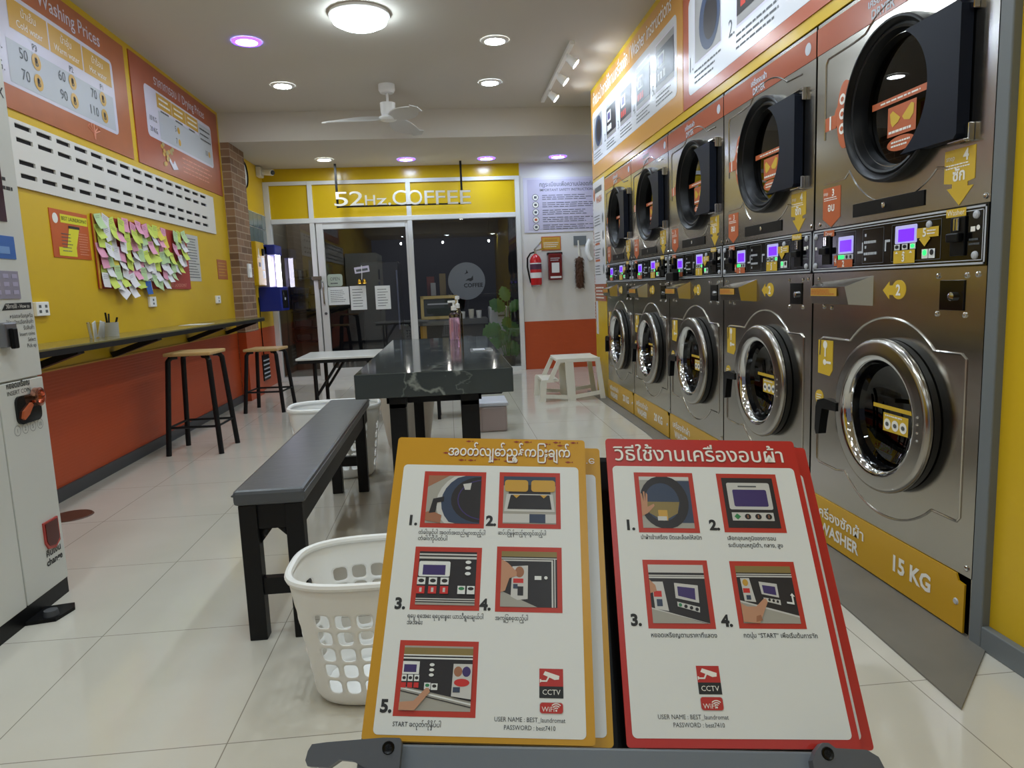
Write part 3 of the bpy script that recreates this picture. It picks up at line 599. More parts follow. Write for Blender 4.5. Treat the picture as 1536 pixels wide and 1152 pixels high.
for k in range(4): b.lines(fr, -7.1, 1.66 - 0.16 * k, -6.82, 1.77 - 0.16 * k, 4, INK2, 0.005, 40 + k, 0.3); b.disc(fr, -6.73, 1.72 - 0.16 * k, 0.03, GREYT, 0.005, 0.045)
for k in (1, 2): b.rect(fr, -7.08, 1.64 - 0.16 * k, -6.88, 1.66 - 0.16 * k, OSTK, 0.006)
b.lines(fr, -7.1, 0.95, -6.69, 1.08, 4, WINK, 0.005, 50, 0.35); b.build('printed_sheet', root)
for z0, z1, m, lb in ((1.72, 1.95, PWHITE, 'small white sign at the edge of the yellow end panel'), (1.38, 1.62, BANDR, 'small red sign under the white one on the yellow end panel'), (1.02, 1.2, BANDR, 'middle small red sign on the yellow end panel'), (0.72, 0.92, BANDR, 'lowest small red sign on the yellow end panel')):
    ff = face_back(7.165, 1.5); b = MB(); 
    b.fbox(face_right(XR - 0.001), -7.168, z0, -7.15, z1, 0, 0.003, m)
    b = MB(); b.fbox(fr, -7.168, z0, -7.146, z1, 0.0, 0.003, m); b.lines(fr, -7.166, z0 + 0.02, -7.148, z1 - 0.02, 5, WINK if m is BANDR else INK2, 0.0035, 7, 0.4); tag(b.build('wall_sign'), lb, 'sign')

# ------------------------------------------------------------------ left wall: price boards, vents, notices
fl = face_left(XL)
def baht(b, u, v, h=0.012): b.disc(fl, u, v, 0.045, GOLD, h); b.text('฿', fl, u, v - 0.026, 0.07, INK2, h + 0.001, 'CENTER')
root = thing('price_board', 'orange washing price board nearer the vending machine', 'price board', (XL, 4.6, 2.5))
b = MB(); b.fbox(fl, 3.2, 2.14, 5.60, 2.93, 0, 0.008, REDO)
b.text('ราคาการซัก / Washing Prices', fl, 5.21, 2.815, 0.115, WINK, 0.0095, 'RIGHT', w=1.5, bold=0.006) if False else b.text('ราคาการซัก / Washing Prices', fl, 5.24, 2.805, 0.12, LAV2, 0.0095, 'RIGHT', bold=0.006)
b.prism(fl, MB.rr(3.4, 2.265, 5.385, 2.76, 0.04), 0.008, 0.009, LAV2)
for k, (u0, u1, t1, t2) in enumerate(((4.19, 4.57, 'น้ำเย็น', 'Cold water'), (4.585, 4.96, 'น้ำอุ่น', 'Warm water'), (4.975, 5.35, 'น้ำร้อน', 'Hot water'))):
    b.rect(fl, u0, 2.575, u1, 2.735, GOLD, 0.010); b.text(t1, fl, (u0 + u1) / 2, 2.665, 0.06, WINK, 0.0115, 'CENTER'); b.text(t2, fl, (u0 + u1) / 2, 2.60, 0.055, WINK, 0.0115, 'CENTER'); b.text('P%d' % (3 - k), fl, (u0 + u1) / 2 + 0.03, 2.522, 0.05, INK2, 0.0115, 'CENTER')
b.rect(fl, 4.14, 2.285, 5.345, 2.51, GREYP, 0.010)
for u, a, c in ((4.33, '50', '70'), (4.72, '60', '90'), (5.11, '70', '110')):
    b.text(a, fl, u, 2.435, 0.085, INK2, 0.0115, 'RIGHT'); b.text(c, fl, u, 2.325, 0.085, INK2, 0.0115, 'RIGHT'); baht(b, u + 0.08, 2.462); baht(b, u + 0.08, 2.352)
b.text('15 KG.', fl, 4.1, 2.435, 0.075, INK2, 0.0115, 'RIGHT'); b.text('20 KG.', fl, 4.1, 2.325, 0.075, INK2, 0.0115, 'RIGHT')
CORAL = mat('coral_print', (224, 150, 126), 0.4)
for k in range(5):
    a = math.radians(60 + 15 * k); c = (5.02, 2.165)
    pts = [(c[0] + math.cos(a) * 0.10 * t + 0.02 * math.sin(6 * t) * (k - 2), c[1] + 0.10 * math.sin(a) * t) for t in (0, 0.4, 0.8, 1.0)]
    b.tube([fl.p(u, v, 0.0085) for u, v in pts], 0.005, CORAL, 5)
b.build('printed_sheet', root)
root = thing('price_board', 'red drying price board beside the brick pillar', 'price board', (XL, 6.7, 2.5))
b = MB(); b.fbox(fl, 5.69, 2.14, 7.68, 2.945, 0, 0.008, REDB)
b.text('ราคาการอบ // Drying Prices', fl, 6.71, 2.815, 0.105, LAV2, 0.0095, 'CENTER', w=1.18, bold=0.006)
b.prism(fl, MB.rr(5.91, 2.38, 7.46, 2.772, 0.04), 0.008, 0.009, LAV2)
b.rect(fl, 6.15, 2.40, 7.44, 2.62, GREYP, 0.010); b.rect(fl, 7.1, 2.621, 7.44, 2.74, GREYP, 0.010)
for k in range(3): b.rect(fl, 6.14 + 0.32 * k, 2.645, 6.45 + 0.32 * k, 2.755, GOLD, 0.010); b.lines(fl, 6.18 + 0.32 * k, 2.66, 6.42 + 0.32 * k, 2.74, 2, WINK, 0.0115, 60 + k, 0.4); b.lines(fl, 6.2 + 0.32 * k, 2.61, 6.4 + 0.32 * k, 2.64, 1, INK2, 0.0115, 64 + k)
b.lines(fl, 7.13, 2.58, 7.42, 2.72, 3, INK2, 0.0115, 70, 0.3)
b.text('10 KG.', fl, 6.03, 2.51, 0.055, INK2, 0.0115, 'CENTER'); b.text('20 KG.', fl, 6.03, 2.425, 0.055, INK2, 0.0115, 'CENTER')
for u, v, t in ((6.52, 2.53, '5'), (6.52, 2.43, '7'), (7.3, 2.47, '10')): b.text(t, fl, u, v, 0.07, INK2, 0.0115, 'RIGHT'); b.disc(fl, u + 0.05, v + 0.022, 0.028, GOLD, 0.0115)
b.lines(fl, 6.6, 2.2, 7.45, 2.35, 4, CORAL, 0.0095, 75, 0.3)
for k in range(14):
    r_ = random.Random(k); b.disc(fl, 6.12 + r_.uniform(0, 0.28), 2.25 + r_.uniform(-0.06, 0.12), 0.03, GOLD if k % 2 else mat('print_leaf', (176, 160, 110), 0.5), 0.0095 + 0.0003 * k, 0.018, 8)
b.prism(fl, [(6.28, 2.25), (6.36, 2.19), (6.47, 2.21), (6.43, 2.24), (6.40, 2.27), (6.36, 2.235), (6.30, 2.275)], 0.008, 0.0135, LAV2); b.build('printed_sheet', root)

# vent blocks: a white screen of slots
DARKV = mat('vent_dark', (22, 18, 24), 0.8)
root = thing('vent_block_screen', 'white pierced block screen running below the price boards', 'vent', (XL, 5.6, 1.9))
b = MB(); rows = [1.797, 1.868, 1.985, 2.057]; zs = [1.733]; 
y0, y1 = 2.8, 7.33; hs = 0.0125
edges = [1.733]
for z in rows: edges += [z - hs, z + hs]
edges.append(2.088)
for i in range(0, len(edges), 2): b.fbox(fl, y0, edges[i], y1, edges[i + 1], 0.003, 0.014, WHITEW)
n = int((y1 - y0) / 0.2035) + 1
start = 4.314 - 0.2035 * 8
for z in rows:
    prev = y0
    for k in range(30):
        a = start + 0.2035 * k; e = a + 0.152
        if a < y0 + 0.02: continue
        if e > y1 - 0.03: break
        b.fbox(fl, prev, z - hs, a, z + hs, 0.003, 0.014, WHITEW); prev = e
    b.fbox(fl, prev, z - hs, y1, z + hs, 0.003, 0.014, WHITEW)
b.build('slotted_face', root)
b = MB(); b.rect(fl, y0, 1.734, y1, 2.087, DARKV, 0.002); b.build('slot_night_sheet', root)  # dark sheet stands in for the unlit night behind the open slots

root = thing('notice_poster', 'orange and yellow poster on the wall between note board and vending machine', 'poster', (XL, 4.57, 1.5))
NEON = mat('neon_yellow', (226, 220, 40), 0.4); ORP = mat('poster_rust', (196, 88, 30), 0.4, var=(6, 0.2))
b = MB(); b.fbox(fl, 4.36, 1.378, 4.795, 1.658, 0, 0.004, ORP)
b.rect(fl, 4.47, 1.585, 4.785, 1.635, NEON, 0.005); b.text('BEST LAUNDROMAT', fl, 4.628, 1.60, 0.032, INK, 0.006, 'CENTER', w=0.29); b.poly(fl, [(4.5, 1.40), (4.6, 1.40), (4.68, 1.565), (4.56, 1.565)], NEON, 0.005); b.rect(fl, 4.42, 1.39, 4.62, 1.44, NEON, 0.0053)
b.rect(fl, 4.55, 1.556, 4.68, 1.572, INK, 0.006); b.disc(fl, 4.415, 1.605, 0.03, WINK, 0.005); b.lines(fl, 4.66, 1.40, 4.78, 1.54, 9, CORAL, 0.005, 81, 0.3); b.lines(fl, 4.46, 1.41, 4.6, 1.53, 6, INK2, 0.006, 82, 0.25); b.build('printed_sheet', root)
b = MB(); b.fbox(fl, 6.43, 1.268, 6.805, 1.675, 0, 0.003, mat('grey_sheet', (196, 196, 192), 0.5)); b.lines(fl, 6.5, 1.29, 6.79, 1.65, 15, INK2, 0.004, 83, 0.3); tag(b.build('notice_sheet'), 'grey printed notice partly behind the note board', 'notice')
b = MB(); b.fbox(fl, 7.30, 1.297, 7.605, 1.49, 0, 0.004, REDO); b.lines(fl, 7.33, 1.32, 7.58, 1.47, 5, GOLD, 0.005, 84, 0.35); tag(b.build('notice_sheet'), 'small orange notice beside the brick pillar', 'notice')
# message board with sticky notes
root = thing('message_board', 'red framed message board covered in sticky notes', 'notice board', (XL, 5.66, 1.43))
b = MB(); b.fbox(fl, 4.84, 1.197, 6.49, 1.675, 0.004, 0.012, mat('board_red', (166, 52, 40), 0.5)); b.fbox(fl, 4.84, 1.197, 4.862, 1.675, 0.012, 0.016, GOLD); b.text('BEST LAUNDROMAT', fl, 6.2, 1.215, 0.04, CORAL, 0.0135, 'CENTER'); b.build('board', root)
NC = {'yellow green': mat('note_lime', (206, 224, 96), 0.6), 'pale white': mat('note_white', (226, 224, 228), 0.6), 'pink': mat('note_pink', (232, 160, 190), 0.6), 'yellow': mat('note_yellow', (226, 206, 70), 0.6), 'blue': mat('note_blue', (40, 96, 180), 0.6), 'pale green': mat('note_green', (186, 214, 160), 0.6)}
rnd = random.Random(11); cnt = 0; protos = {}
def note(color, y, z, rot, curl, kx):
    key = (color, curl)
    if key not in protos:
        b = MB(); s = 0.048; ny = 4
        for side in (0,):
            P = []
            for i in range(ny + 1):
                t = i / ny; v = s - 2 * s * t; h = 0.002 + curl * (t ** 2) * 0.03
                P += [(h, -s, v), (h, s, v)]
            P2 = [(p[0] + 0.0006, p[1], p[2]) for p in P]
            b.faces(P, [[2 * i, 2 * i + 2, 2 * i + 3, 2 * i + 1] for i in range(ny)], NC[color]); b.faces(P2, [[2 * i, 2 * i + 1, 2 * i + 3, 2 * i + 2] for i in range(ny)], NC[color])
            f2 = F((0, 0, 0), (0, 1, 0), (0, 0, 1)); b.lines(f2, -s * 0.7, s * 0.1, s * 0.7, s * 0.8, 3, INK2, 0.0042 + 0.002 * curl, cnt + 3, 0.18)
        o = b.build('sticky_note'); protos[key] = o
    else:
        o = protos[key].copy(); COL.objects.link(o)
    o.location = (XL + 0.0122 + 0.0012 * kx, y, z); o.rotation_euler = (rot, 0, 0)
    tag(o, {'blue': 'blue sticky note at the bottom edge of the message board'}.get(color, color + ' sticky note stuck on the red message board'), 'note', 'sticky notes on the message board')
cols = ['yellow green'] * 34 + ['pale white'] * 40 + ['pink'] * 24 + ['yellow'] * 8 + ['pale green'] * 14
for i in range(16):
    for j in range(7):
        y = 4.90 + i * 0.098 + rnd.uniform(-0.018, 0.018); z = 1.63 - j * 0.064 + rnd.uniform(-0.014, 0.014)
        if y > 6.0 and rnd.random() < 0.42: continue
        if y > 6.08 and z < 1.27: continue
        c = rnd.choice(cols); cnt += 1
        if cnt == 85: continue
        note(c, y, z, rnd.uniform(-0.28, 0.28), rnd.choice((0.3, 1.0)), (cnt * 7) % 13)
note('blue', 5.565, 1.205, 0.05, 0.3, 10)
for y in (5.12, 5.28): note('pale white', y, 1.185, 0.5 if y < 5.2 else 0.15, 1.0, 10)
# sockets
def socket(y, z, wd, ht, label):
    r = thing('wall_socket', label, 'socket', (XL, y, z), 'white wall sockets above the bar shelf')
    b = MB(); b.fbox(fl, y - wd / 2, z - ht / 2, y + wd / 2, z + ht / 2, 0, 0.02, WPLAST, 0.004); b.build('cover', r)
    for du in ((0,) if wd < 0.12 else (-0.03, 0.03)):
        for dv in (-0.014, 0.014): b = MB(); b.rect(fl, y + du - 0.012, z + dv - 0.008, y + du + 0.012, z + dv + 0.008, INK2, 0.0205); b.build('outlet', r)
socket(4.15, 1.085, 0.125, 0.078, 'white double wall socket next to the vending machine')
socket(5.64, 1.10, 0.115, 0.078, 'white wall socket under the message board')
socket(7.2, 1.097, 0.115, 0.075, 'white wall socket nearest the brick pillar')
# things on the brick pillar and beyond
b = MB(); b.fbox(face_left(-2.16), 8.02, 1.32, 8.12, 1.47, 0, 0.025, WPLAST, 0.005); b.fbox(face_left(-2.16), 8.04, 1.38, 8.10, 1.42, 0.025, 0.03, WHITE, 0.003); tag(b.build('light_switch'), 'white light switch on the brick pillar', 'switch')
r = thing('wall_clock', 'round dark rimmed wall clock seen edge on above the glass blocks', 'clock', (XL, 8.44, 2.48))
b = MB(); b.lathe((XL, 8.44, 2.48), (1, 0, 0), [(0.16, 0), (0.16, 0.035), (0.148, 0.045), (0.138, 0.035)], BLACK, 36); b.build('rim', r)
b = MB(); b.lathe((XL, 8.44, 2.48), (1, 0, 0), [(0.139, 0.03), (0.0, 0.03)], WHITE, 36); b.build('dial', r)
b = MB(); f2 = face_left(XL + 0.032, 8.44, 2.48); b.prism(f2, [(-0.005, 0), (0.005, 0), (0.003, 0.1), (-0.003, 0.1)], 0, 0.001, INK); b.prism(f2, [(0, -0.006), (0.07, -0.003), (0.07, 0.003), (0, 0.006)], 0.001, 0.002, INK); b.build('clock_hand', r)
r = thing('security_camera', 'white security camera in the corner above the window frame', 'camera', (XL + 0.05, 9.2, 2.62))
b = MB(); b.fbox(fl, 9.1, 2.56, 9.26, 2.68, 0, 0.06, CREAM, 0.01); b.build('mount', r)
b = MB(); b.cyl((-2.17, 9.18, 2.62), (-2.05, 9.10, 2.60), 0.036, WPLAST); b.build('body', r)
b = MB(); b.cyl((-2.052, 9.102, 2.60), (-2.04, 9.094, 2.598), 0.028, BLKGLOSS); b.build('lens', r)
GB = mat('glass_block', (112, 126, 124), 0.12, var=(9, 0.25), spec=0.7)
b = MB(); b.fbox(fl, 8.36, 1.745, 9.345, 2.112, 0, 0.006, ALU)
for i in range(5):
    for j in range(2): b.fbox(fl, 8.368 + 0.196 * i, 1.753 + 0.18 * j, 8.548 + 0.196 * i, 1.925 + 0.18 * j, 0.006, 0.016, GB, 0.006)
struct(b.build('window_2'))
# dispensers on the far left wall
DY = mat('dispenser_yellow', (214, 172, 8), 0.35); DB = mat('dispenser_blue', (22, 42, 140), 0.35)
r = thing('detergent_dispenser', 'yellow coin dispenser box under the glass blocks', 'dispenser', (XL, 8.5, 1.49))
b = MB(); b.box(XL, 8.36, 1.235, -2.13, 8.70, 1.735, DY, 0.008); b.build('case', r)
ff = face_left(-2.13); b = MB(); b.disc(ff, 8.45, 1.60, 0.022, WINK, 0.001, 0.06); b.rect(ff, 8.54, 1.42, 8.66, 1.56, WHITE, 0.001); b.rect(ff, 8.55, 1.32, 8.67, 1.41, WHITE, 0.001); b.rect(ff, 8.42, 1.45, 8.5, 1.50, DGREY, 0.001); b.build('label_sheet', r)
b = MB(); b.fbox(ff, 8.58, 1.58, 8.66, 1.66, 0, 0.02, BLACK, 0.004); b.fbox(ff, 8.61, 1.6, 8.63, 1.64, 0.02, 0.024, CHROME); b.build('coin_slot', r)
r = thing('water_dispenser', 'blue wall dispenser with a lit tube beside the yellow box', 'dispenser', (XL, 9.0, 1.3))
b = MB(); b.box(XL, 8.76, 0.93, -1.99, 9.16, 1.22, DB, 0.01); b.box(XL, 8.80, 1.22, -2.12, 9.16, 1.70, mat('dispenser_back', (150, 146, 166), 0.3), 0.005); b.box(XL, 8.80, 1.60, -2.03, 9.16, 1.72, DB, 0.01); b.build('case', r)
b = MB(); b.cyl((-2.06, 9.05, 1.215), (-2.06, 9.05, 1.605), 0.03, TUBE); b.build('lit_tube', r)
ff = face_left(-1.99); b = MB(); b.fbox(ff, 8.82, 0.96, 9.10, 1.18, 0, 0.006, BLACK, 0.004); b.rect(ff, 8.9, 1.06, 8.98, 1.09, GREYP, 0.007); b.rect(ff, 8.86, 1.12, 8.89, 1.15, INK2, 0.007); b.build('control_panel', r)
b = MB(); b.tube([(-2.245, 8.72, 1.1), (-2.235, 8.70, 1.0), (-2.24, 8.71, 0.7), (-2.24, 8.72, 0.25)], 0.006, BLACK); tag(b.build('power_cable'), 'black power cable running down the orange wall under the dispensers', 'cable')
b = MB(); b.fbox(fl, 8.5, 0.12, 8.8, 0.42, 0.005, 0.05, BLACK, 0.004)
for k in range(5): b.fbox(fl, 8.52, 0.15 + 0.05 * k, 8.78, 0.165 + 0.05 * k, 0.05, 0.056, GREYP)
tag(b.build('wall_grille'), 'small black slatted grille low on the orange wall', 'grille')

# bar shelf and brackets
r = thing('bar_shelf', 'long dark bar shelf with a glass top along the left wall', 'shelf', (XL, 5.7, 0.87))
b = MB(); b.box(XL, 3.0, 0.885, -1.92, 7.62, 0.897, mat('shelf_top', (120, 112, 70), 0.15), 0.002); b.build('top', r)
b = MB(); b.box(-1.95, 3.0, 0.857, -1.918, 7.62, 0.886, BLACKM); b.box(XL, 3.0, 0.857, XL + 0.03, 7.62, 0.886, BLACKM); b.box(XL, 7.59, 0.857, -1.92, 7.62, 0.886, BLACKM); b.build('frame', r)
for y in (3.9, 4.93, 6.32, 7.38):
    b = MB(); b.bar((XL + 0.01, y, 0.76), (-1.94, y, 0.862), 0.07, 0.035, BLACKM); b.build('bracket', r)
b = MB(); b.box(-2.20, 6.0, 0.8975, -2.0, 6.28, 0.899, WHITE); o = b.build('paper_sheet'); tag(o, 'white paper sheet lying on the bar shelf toward the pillar', 'paper')
# holders on the shelf
CLEAR = thin_glass('clear_plastic', (0.8, 0.8, 0.8))
r = thing('paper_cup', 'clear cup holding folded white papers on the bar shelf', 'cup', (-2.12, 4.48, 0.897))
b = MB(); b.lathe((-2.12, 4.48, 0.897), (0, 0, 1), [(0.0, 0.001), (0.04, 0.0), (0.05, 0.095)], CLEAR, 24); b.build('cup_body', r)
for k, (dx, dy, a) in enumerate(((0, -0.02, 0.3), (0.005, 0.015, -0.3))):
    b = MB(); f2 = F((-2.12 + dx, 4.48 + dy, 0.90), (0, math.cos(a), math.sin(a)), (0.1, -math.sin(a), math.cos(a))); b.fbox(f2, -0.022, 0.0, 0.022, 0.1, 0, 0.003, WHITE); b.build('folded_paper', r)
r = thing('pen_holder', 'grey pen holder with pens beside the paper cup', 'pen holder', (-2.12, 4.66, 0.897))
b = MB(); b.lathe((-2.12, 4.66, 0.897), (0, 0, 1), [(0.0, 0.001), (0.045, 0.0), (0.048, 0.085), (0.044, 0.085), (0.04, 0.01)], mat('frosted_grey', (170, 172, 168), 0.3), 24); b.build('holder_body', r)
for k, (a, c) in enumerate((((-2.12, 4.63, 0.91), (-2.12, 4.615, 1.045)), ((-2.11, 4.67, 0.91), (-2.10, 4.72, 1.01)), ((-2.13, 4.66, 0.91), (-2.14, 4.70, 1.035)))):
    b = MB(); b.cyl(a, c, 0.006, BLACK, n=8); b.build('pen', r)

# ------------------------------------------------------------------ vending machine
r = thing('vending_machine', 'white coin vending machine at the left edge', 'vending machine', (-1.86, 2.15, 0))
fv = face_left(-1.52)
b = MB(); b.box(-2.22, 1.5, 0.055, -1.535, 2.765, 1.98, VEND, 0.006); b.build('cabinet', r)
b = MB(); b.fbox(fv, 1.52, 0.06, 2.492, 1.97, -0.016, 0.0, VEND, 0.003); b.build('door_panel', r)
b = MB(); b.fbox(fv, 2.50, 0.06, 2.765, 0.842, -0.016, 0.0, VEND, 0.003); b.fbox(fv, 2.50, 0.848, 2.765, 1.97, -0.016, 0.0, VEND, 0.003); b.build('service_panel', r)
b = MB(); b.box(-2.2, 1.52, 0.0, -1.522, 2.76, 0.06, BLACK); b.build('kick_plate', r)
b = MB(); b.prism(face_up(0.0), [(-1.53, 2.47), (-1.43, 2.49), (-1.41, 2.58), (-1.43, 2.62), (-1.53, 2.60)], 0.0, 0.012, BLACK); b.lathe((-1.46, 2.52, 0.012), (0, 0, 1), [(0.025, 0), (0.022, 0.02), (0.0, 0.022)], DGREY, 12); b.build('foot', r)
b = MB(); b.fbox(fv, 2.3, 1.396, 2.668, 1.62, 0, 0.004, mat('dark_red_screen', (58, 16, 22), 0.12)); b.build('screen', r)
b = MB(); b.fbox(fv, 2.35, 1.268, 2.695, 1.347, 0, 0.003, mat('blue_sticker', (58, 106, 186), 0.35)); b.rect(fv, 2.5, 1.285, 2.66, 1.31, mat('light_blue', (120, 160, 220), 0.4), 0.004); b.build('blue_sticker', r)
b = MB(); b.fbox(fv, 2.35, 1.13, 2.69, 1.226, 0, 0.004, mat('keypad_grey', (150, 146, 166), 0.3))
for i in range(6):
    for j in range(3): b.rect(fv, 2.40 + 0.05 * i, 1.145 + 0.028 * j, 2.43 + 0.05 * i, 1.16 + 0.028 * j, mat('keypad_key', (176, 170, 200), 0.3), 0.005)
b.build('keypad', r)
b = MB(); b.poly(fv, [(2.575, 1.09), (2.75, 1.092), (2.752, 1.116), (2.60, 1.114)], INK, 0.001); b.text('วิธีการใช้ - How to', fv, 2.668, 1.097, 0.019, WINK, 0.002, 'CENTER', w=0.14); b.build('heading_strip', r); b = MB()
for k, (t, w_) in enumerate((('หยอดเหรียญหรือ', 0.15), ('ใส่ธนบัตรเลือกสินค้า', 0.14), ('รับสินค้า', 0.07), ('Insert coins', 0.085), ('Select', 0.045), ('Pick up', 0.045))): b.text(t, fv, 2.752, 1.062 - 0.0215 * k, 0.02, INK, 0.001, 'RIGHT', w=None)
b.build('instruction_lettering', r); b = MB()
b.text('หยอดเหรียญ', fv, 2.61, 0.823, 0.028, INK, 0.001, 'CENTER', w=0.135, bold=0.028); b.text('INSERT COIN', fv, 2.61, 0.798, 0.022, INK, 0.001, 'CENTER', w=0.135); b.build('insert_coin_lettering', r); b = MB()
b.text('คืนเงิน', fv, 2.69, 0.182, 0.034, INK, 0.001, 'CENTER', w=0.095, bold=0.028); b.text('change', fv, 2.69, 0.148, 0.036, INK, 0.001, 'CENTER', w=0.105, bold=0.03)
b.build('change_lettering', r)
for k, t in enumerate(('1', '2', '5', '10')): b = MB(); b.annulus(fv, 2.572 + 0.046 * k, 0.672, 0.017, 0.0185, INK2, 0.001); b.text(t, fv, 2.572 + 0.046 * k, 0.665, 0.02, INK2, 0.001, 'CENTER'); b.build('coin_symbol', r)
b = MB(); b.text('X', fv, 2.75, 1.83, 0.05, INK, 0.001, 'RIGHT', bold=0.015); b.build('top_lettering', r); b = MB(); b.lines(fv, 2.55, 1.50, 2.74, 1.56, 2, INK, 0.001, 90, 0.4); b.build('printed_lettering', r)
b = MB(); b.prism(fv, MB.rr(2.575, 0.69, 2.72, 0.79, 0.025), 0, 0.008, BLKGLOSS); b.prism(fv, [(2.59, 0.712), (2.60, 0.735), (2.65, 0.76), (2.66, 0.75), (2.63, 0.72), (2.60, 0.705)], 0.008, 0.016, mat('copper_print', (190, 96, 56), 0.3)); b.lathe(fv.p(2.69, 0.775, 0.008), fv.N, [(0.034, 0), (0.034, 0.018), (0.026, 0.02), (0.024, 0.008), (0, 0.008)], mat('copper', (206, 150, 130), 0.2, 1.0), 24); b.build('coin_slot', r)
b = MB(); b.fbox(fv, 2.53, 0.965, 2.60, 1.05, 0, 0.03, mat('grey_latch', (140, 140, 146), 0.3, 0.8), 0.006); b.fbox(fv, 2.545, 0.96, 2.575, 1.03, 0.03, 0.045, BLACK, 0.004); b.build('latch', r)
b = MB(); b.prism(fv, [(2.64, 0.312), (2.64, 0.235), (2.655, 0.21), (2.70, 0.20), (2.735, 0.22), (2.735, 0.312)], 0, 0.006, mat('red_cup_rim', (176, 60, 54), 0.25)); b.prism(fv, [(2.648, 0.305), (2.648, 0.238), (2.662, 0.22), (2.70, 0.212), (2.727, 0.23), (2.727, 0.305)], 0.006, 0.008, mat('red_cup', (84, 22, 20), 0.3)); b.build('change_cup', r)

# ------------------------------------------------------------------ stools
def make_stool(h):
    r = thing('bar_stool', 'x', 'stool')
    b = MB(); b.box(-0.165, -0.165, h - 0.026, 0.165, 0.165, h, WOOD, 0.008); b.build('seat', r)
    for sx in (-1, 1):
        for sy in (-1, 1):
            b = MB(); b.tube([(sx * 0.09, sy * 0.10, h - 0.03), (sx * 0.125, sy * 0.12, h - 0.034), (sx * 0.142, sy * 0.135, h - 0.06), (sx * 0.185, sy * 0.178, 0.0)], 0.019, BLACKM, 10); b.build('leg', r)
    b = MB()
    for k in range(4):
        a = [(1, 1), (-1, 1), (-1, -1), (1, -1)]; p, q = a[k], a[(k + 1) % 4]; t = 0.165 * h / 0.72 + 0.0
        b.tube([(p[0] * 0.172, p[1] * 0.164, 0.2), (q[0] * 0.172, q[1] * 0.164, 0.2)], 0.009, BLACKM, 8)
    b.build('foot_rail', r)
    return r
s = make_stool(0.735); s.location = (-1.855, 5.325, 0); s.rotation_euler[2] = -0.03; s['label'] = 'taller wooden topped bar stool with black legs, nearer the camera'; s['group'] = 'wooden stools at the bar shelf'
s = make_stool(0.615); s.location = (-1.79, 7.06, 0); s.rotation_euler[2] = -0.1; s['label'] = 'shorter wooden topped bar stool with black legs, near the brick pillar'; s['group'] = 'wooden stools at the bar shelf'

# ------------------------------------------------------------------ grey bench
def make_bench():
    r = thing('bench', 'long grey vinyl topped bench with black wooden legs', 'bench', (-0.59, 3.15, 0))
    b = MB(); b.box(-0.705, 2.215, 0.452, -0.482, 4.10, 0.502, VINYL, 0.012); c_ = b.build('cushion', r)
    b = MB(); b.tube([(-0.7045, 2.2155, 0.487), (-0.4825, 2.2155, 0.487), (-0.4825, 4.0995, 0.487), (-0.7045, 4.0995, 0.487)], 0.003, VINYL, 8, True); b.build('seam_piping', c_)
    b = MB(); b.box(-0.685, 2.24, 0.37, -0.655, 4.07, 0.452, BLACKM); b.box(-0.53, 2.24, 0.37, -0.50, 4.07, 0.452, BLACKM); b.box(-0.685, 2.235, 0.37, -0.50, 2.27, 0.452, BLACKM); b.box(-0.685, 4.04, 0.37, -0.50, 4.075, 0.452, BLACKM)
    for y in (2.24, 4.035):
        b.prism(face_back(y + 0.03), [(-0.635, 0.37), (-0.595, 0.37), (-0.635, 0.32)], 0.0, 0.03, BLACKM); b.prism(face_back(y + 0.03), [(-0.55, 0.37), (-0.55, 0.34), (-0.58, 0.37)], 0, 0.03, BLACKM)
    b.build('frame', r)
    for y in (2.25, 3.92):
        for x in (-0.665, -0.522):
            b = MB(); b.box(x - 0.028, y - 0.025, 0.0, x + 0.028, y + 0.025, 0.452, BLACKM, 0.003); b.build('leg', r)
        b = MB(); b.box(-0.64, y - 0.015, 0.15, -0.545, y + 0.015, 0.205, BLACKM); b.build('stretcher', r)
    return r
make_bench()

# ------------------------------------------------------------------ marble table
r = thing('marble_table', 'dark grey marble table in the middle of the room', 'table', (-0.07, 4.05, 0))
b = MB(); b.box(-0.412, 3.005, 0.655, 0.262, 5.13, 0.76, MARBLE, 0.003); b.build('top', r)
b = MB(); b.box(-0.30, 3.2, 0.60, -0.24, 5.0, 0.655, BLACKM); b.box(0.07, 3.2, 0.60, 0.13, 5.0, 0.655, BLACKM); b.box(-0.30, 3.2, 0.60, 0.13, 3.26, 0.655, BLACKM); b.box(-0.30, 4.94, 0.60, 0.13, 5.0, 0.655, BLACKM); b.build('frame', r)
for x, y, w in ((-0.241, 3.1, 0.036), (0.073, 3.1, 0.040), (-0.232, 4.75, 0.032), (0.10, 4.75, 0.032)):
    b = MB(); b.box(x - w, y - 0.035, 0.0, x + w, y + 0.035, 0.62, BLACKM, 0.003); b.box(x - w, y - 0.035, 0.60, x + w, y + 0.2, 0.656, BLACKM); b.build('leg', r)
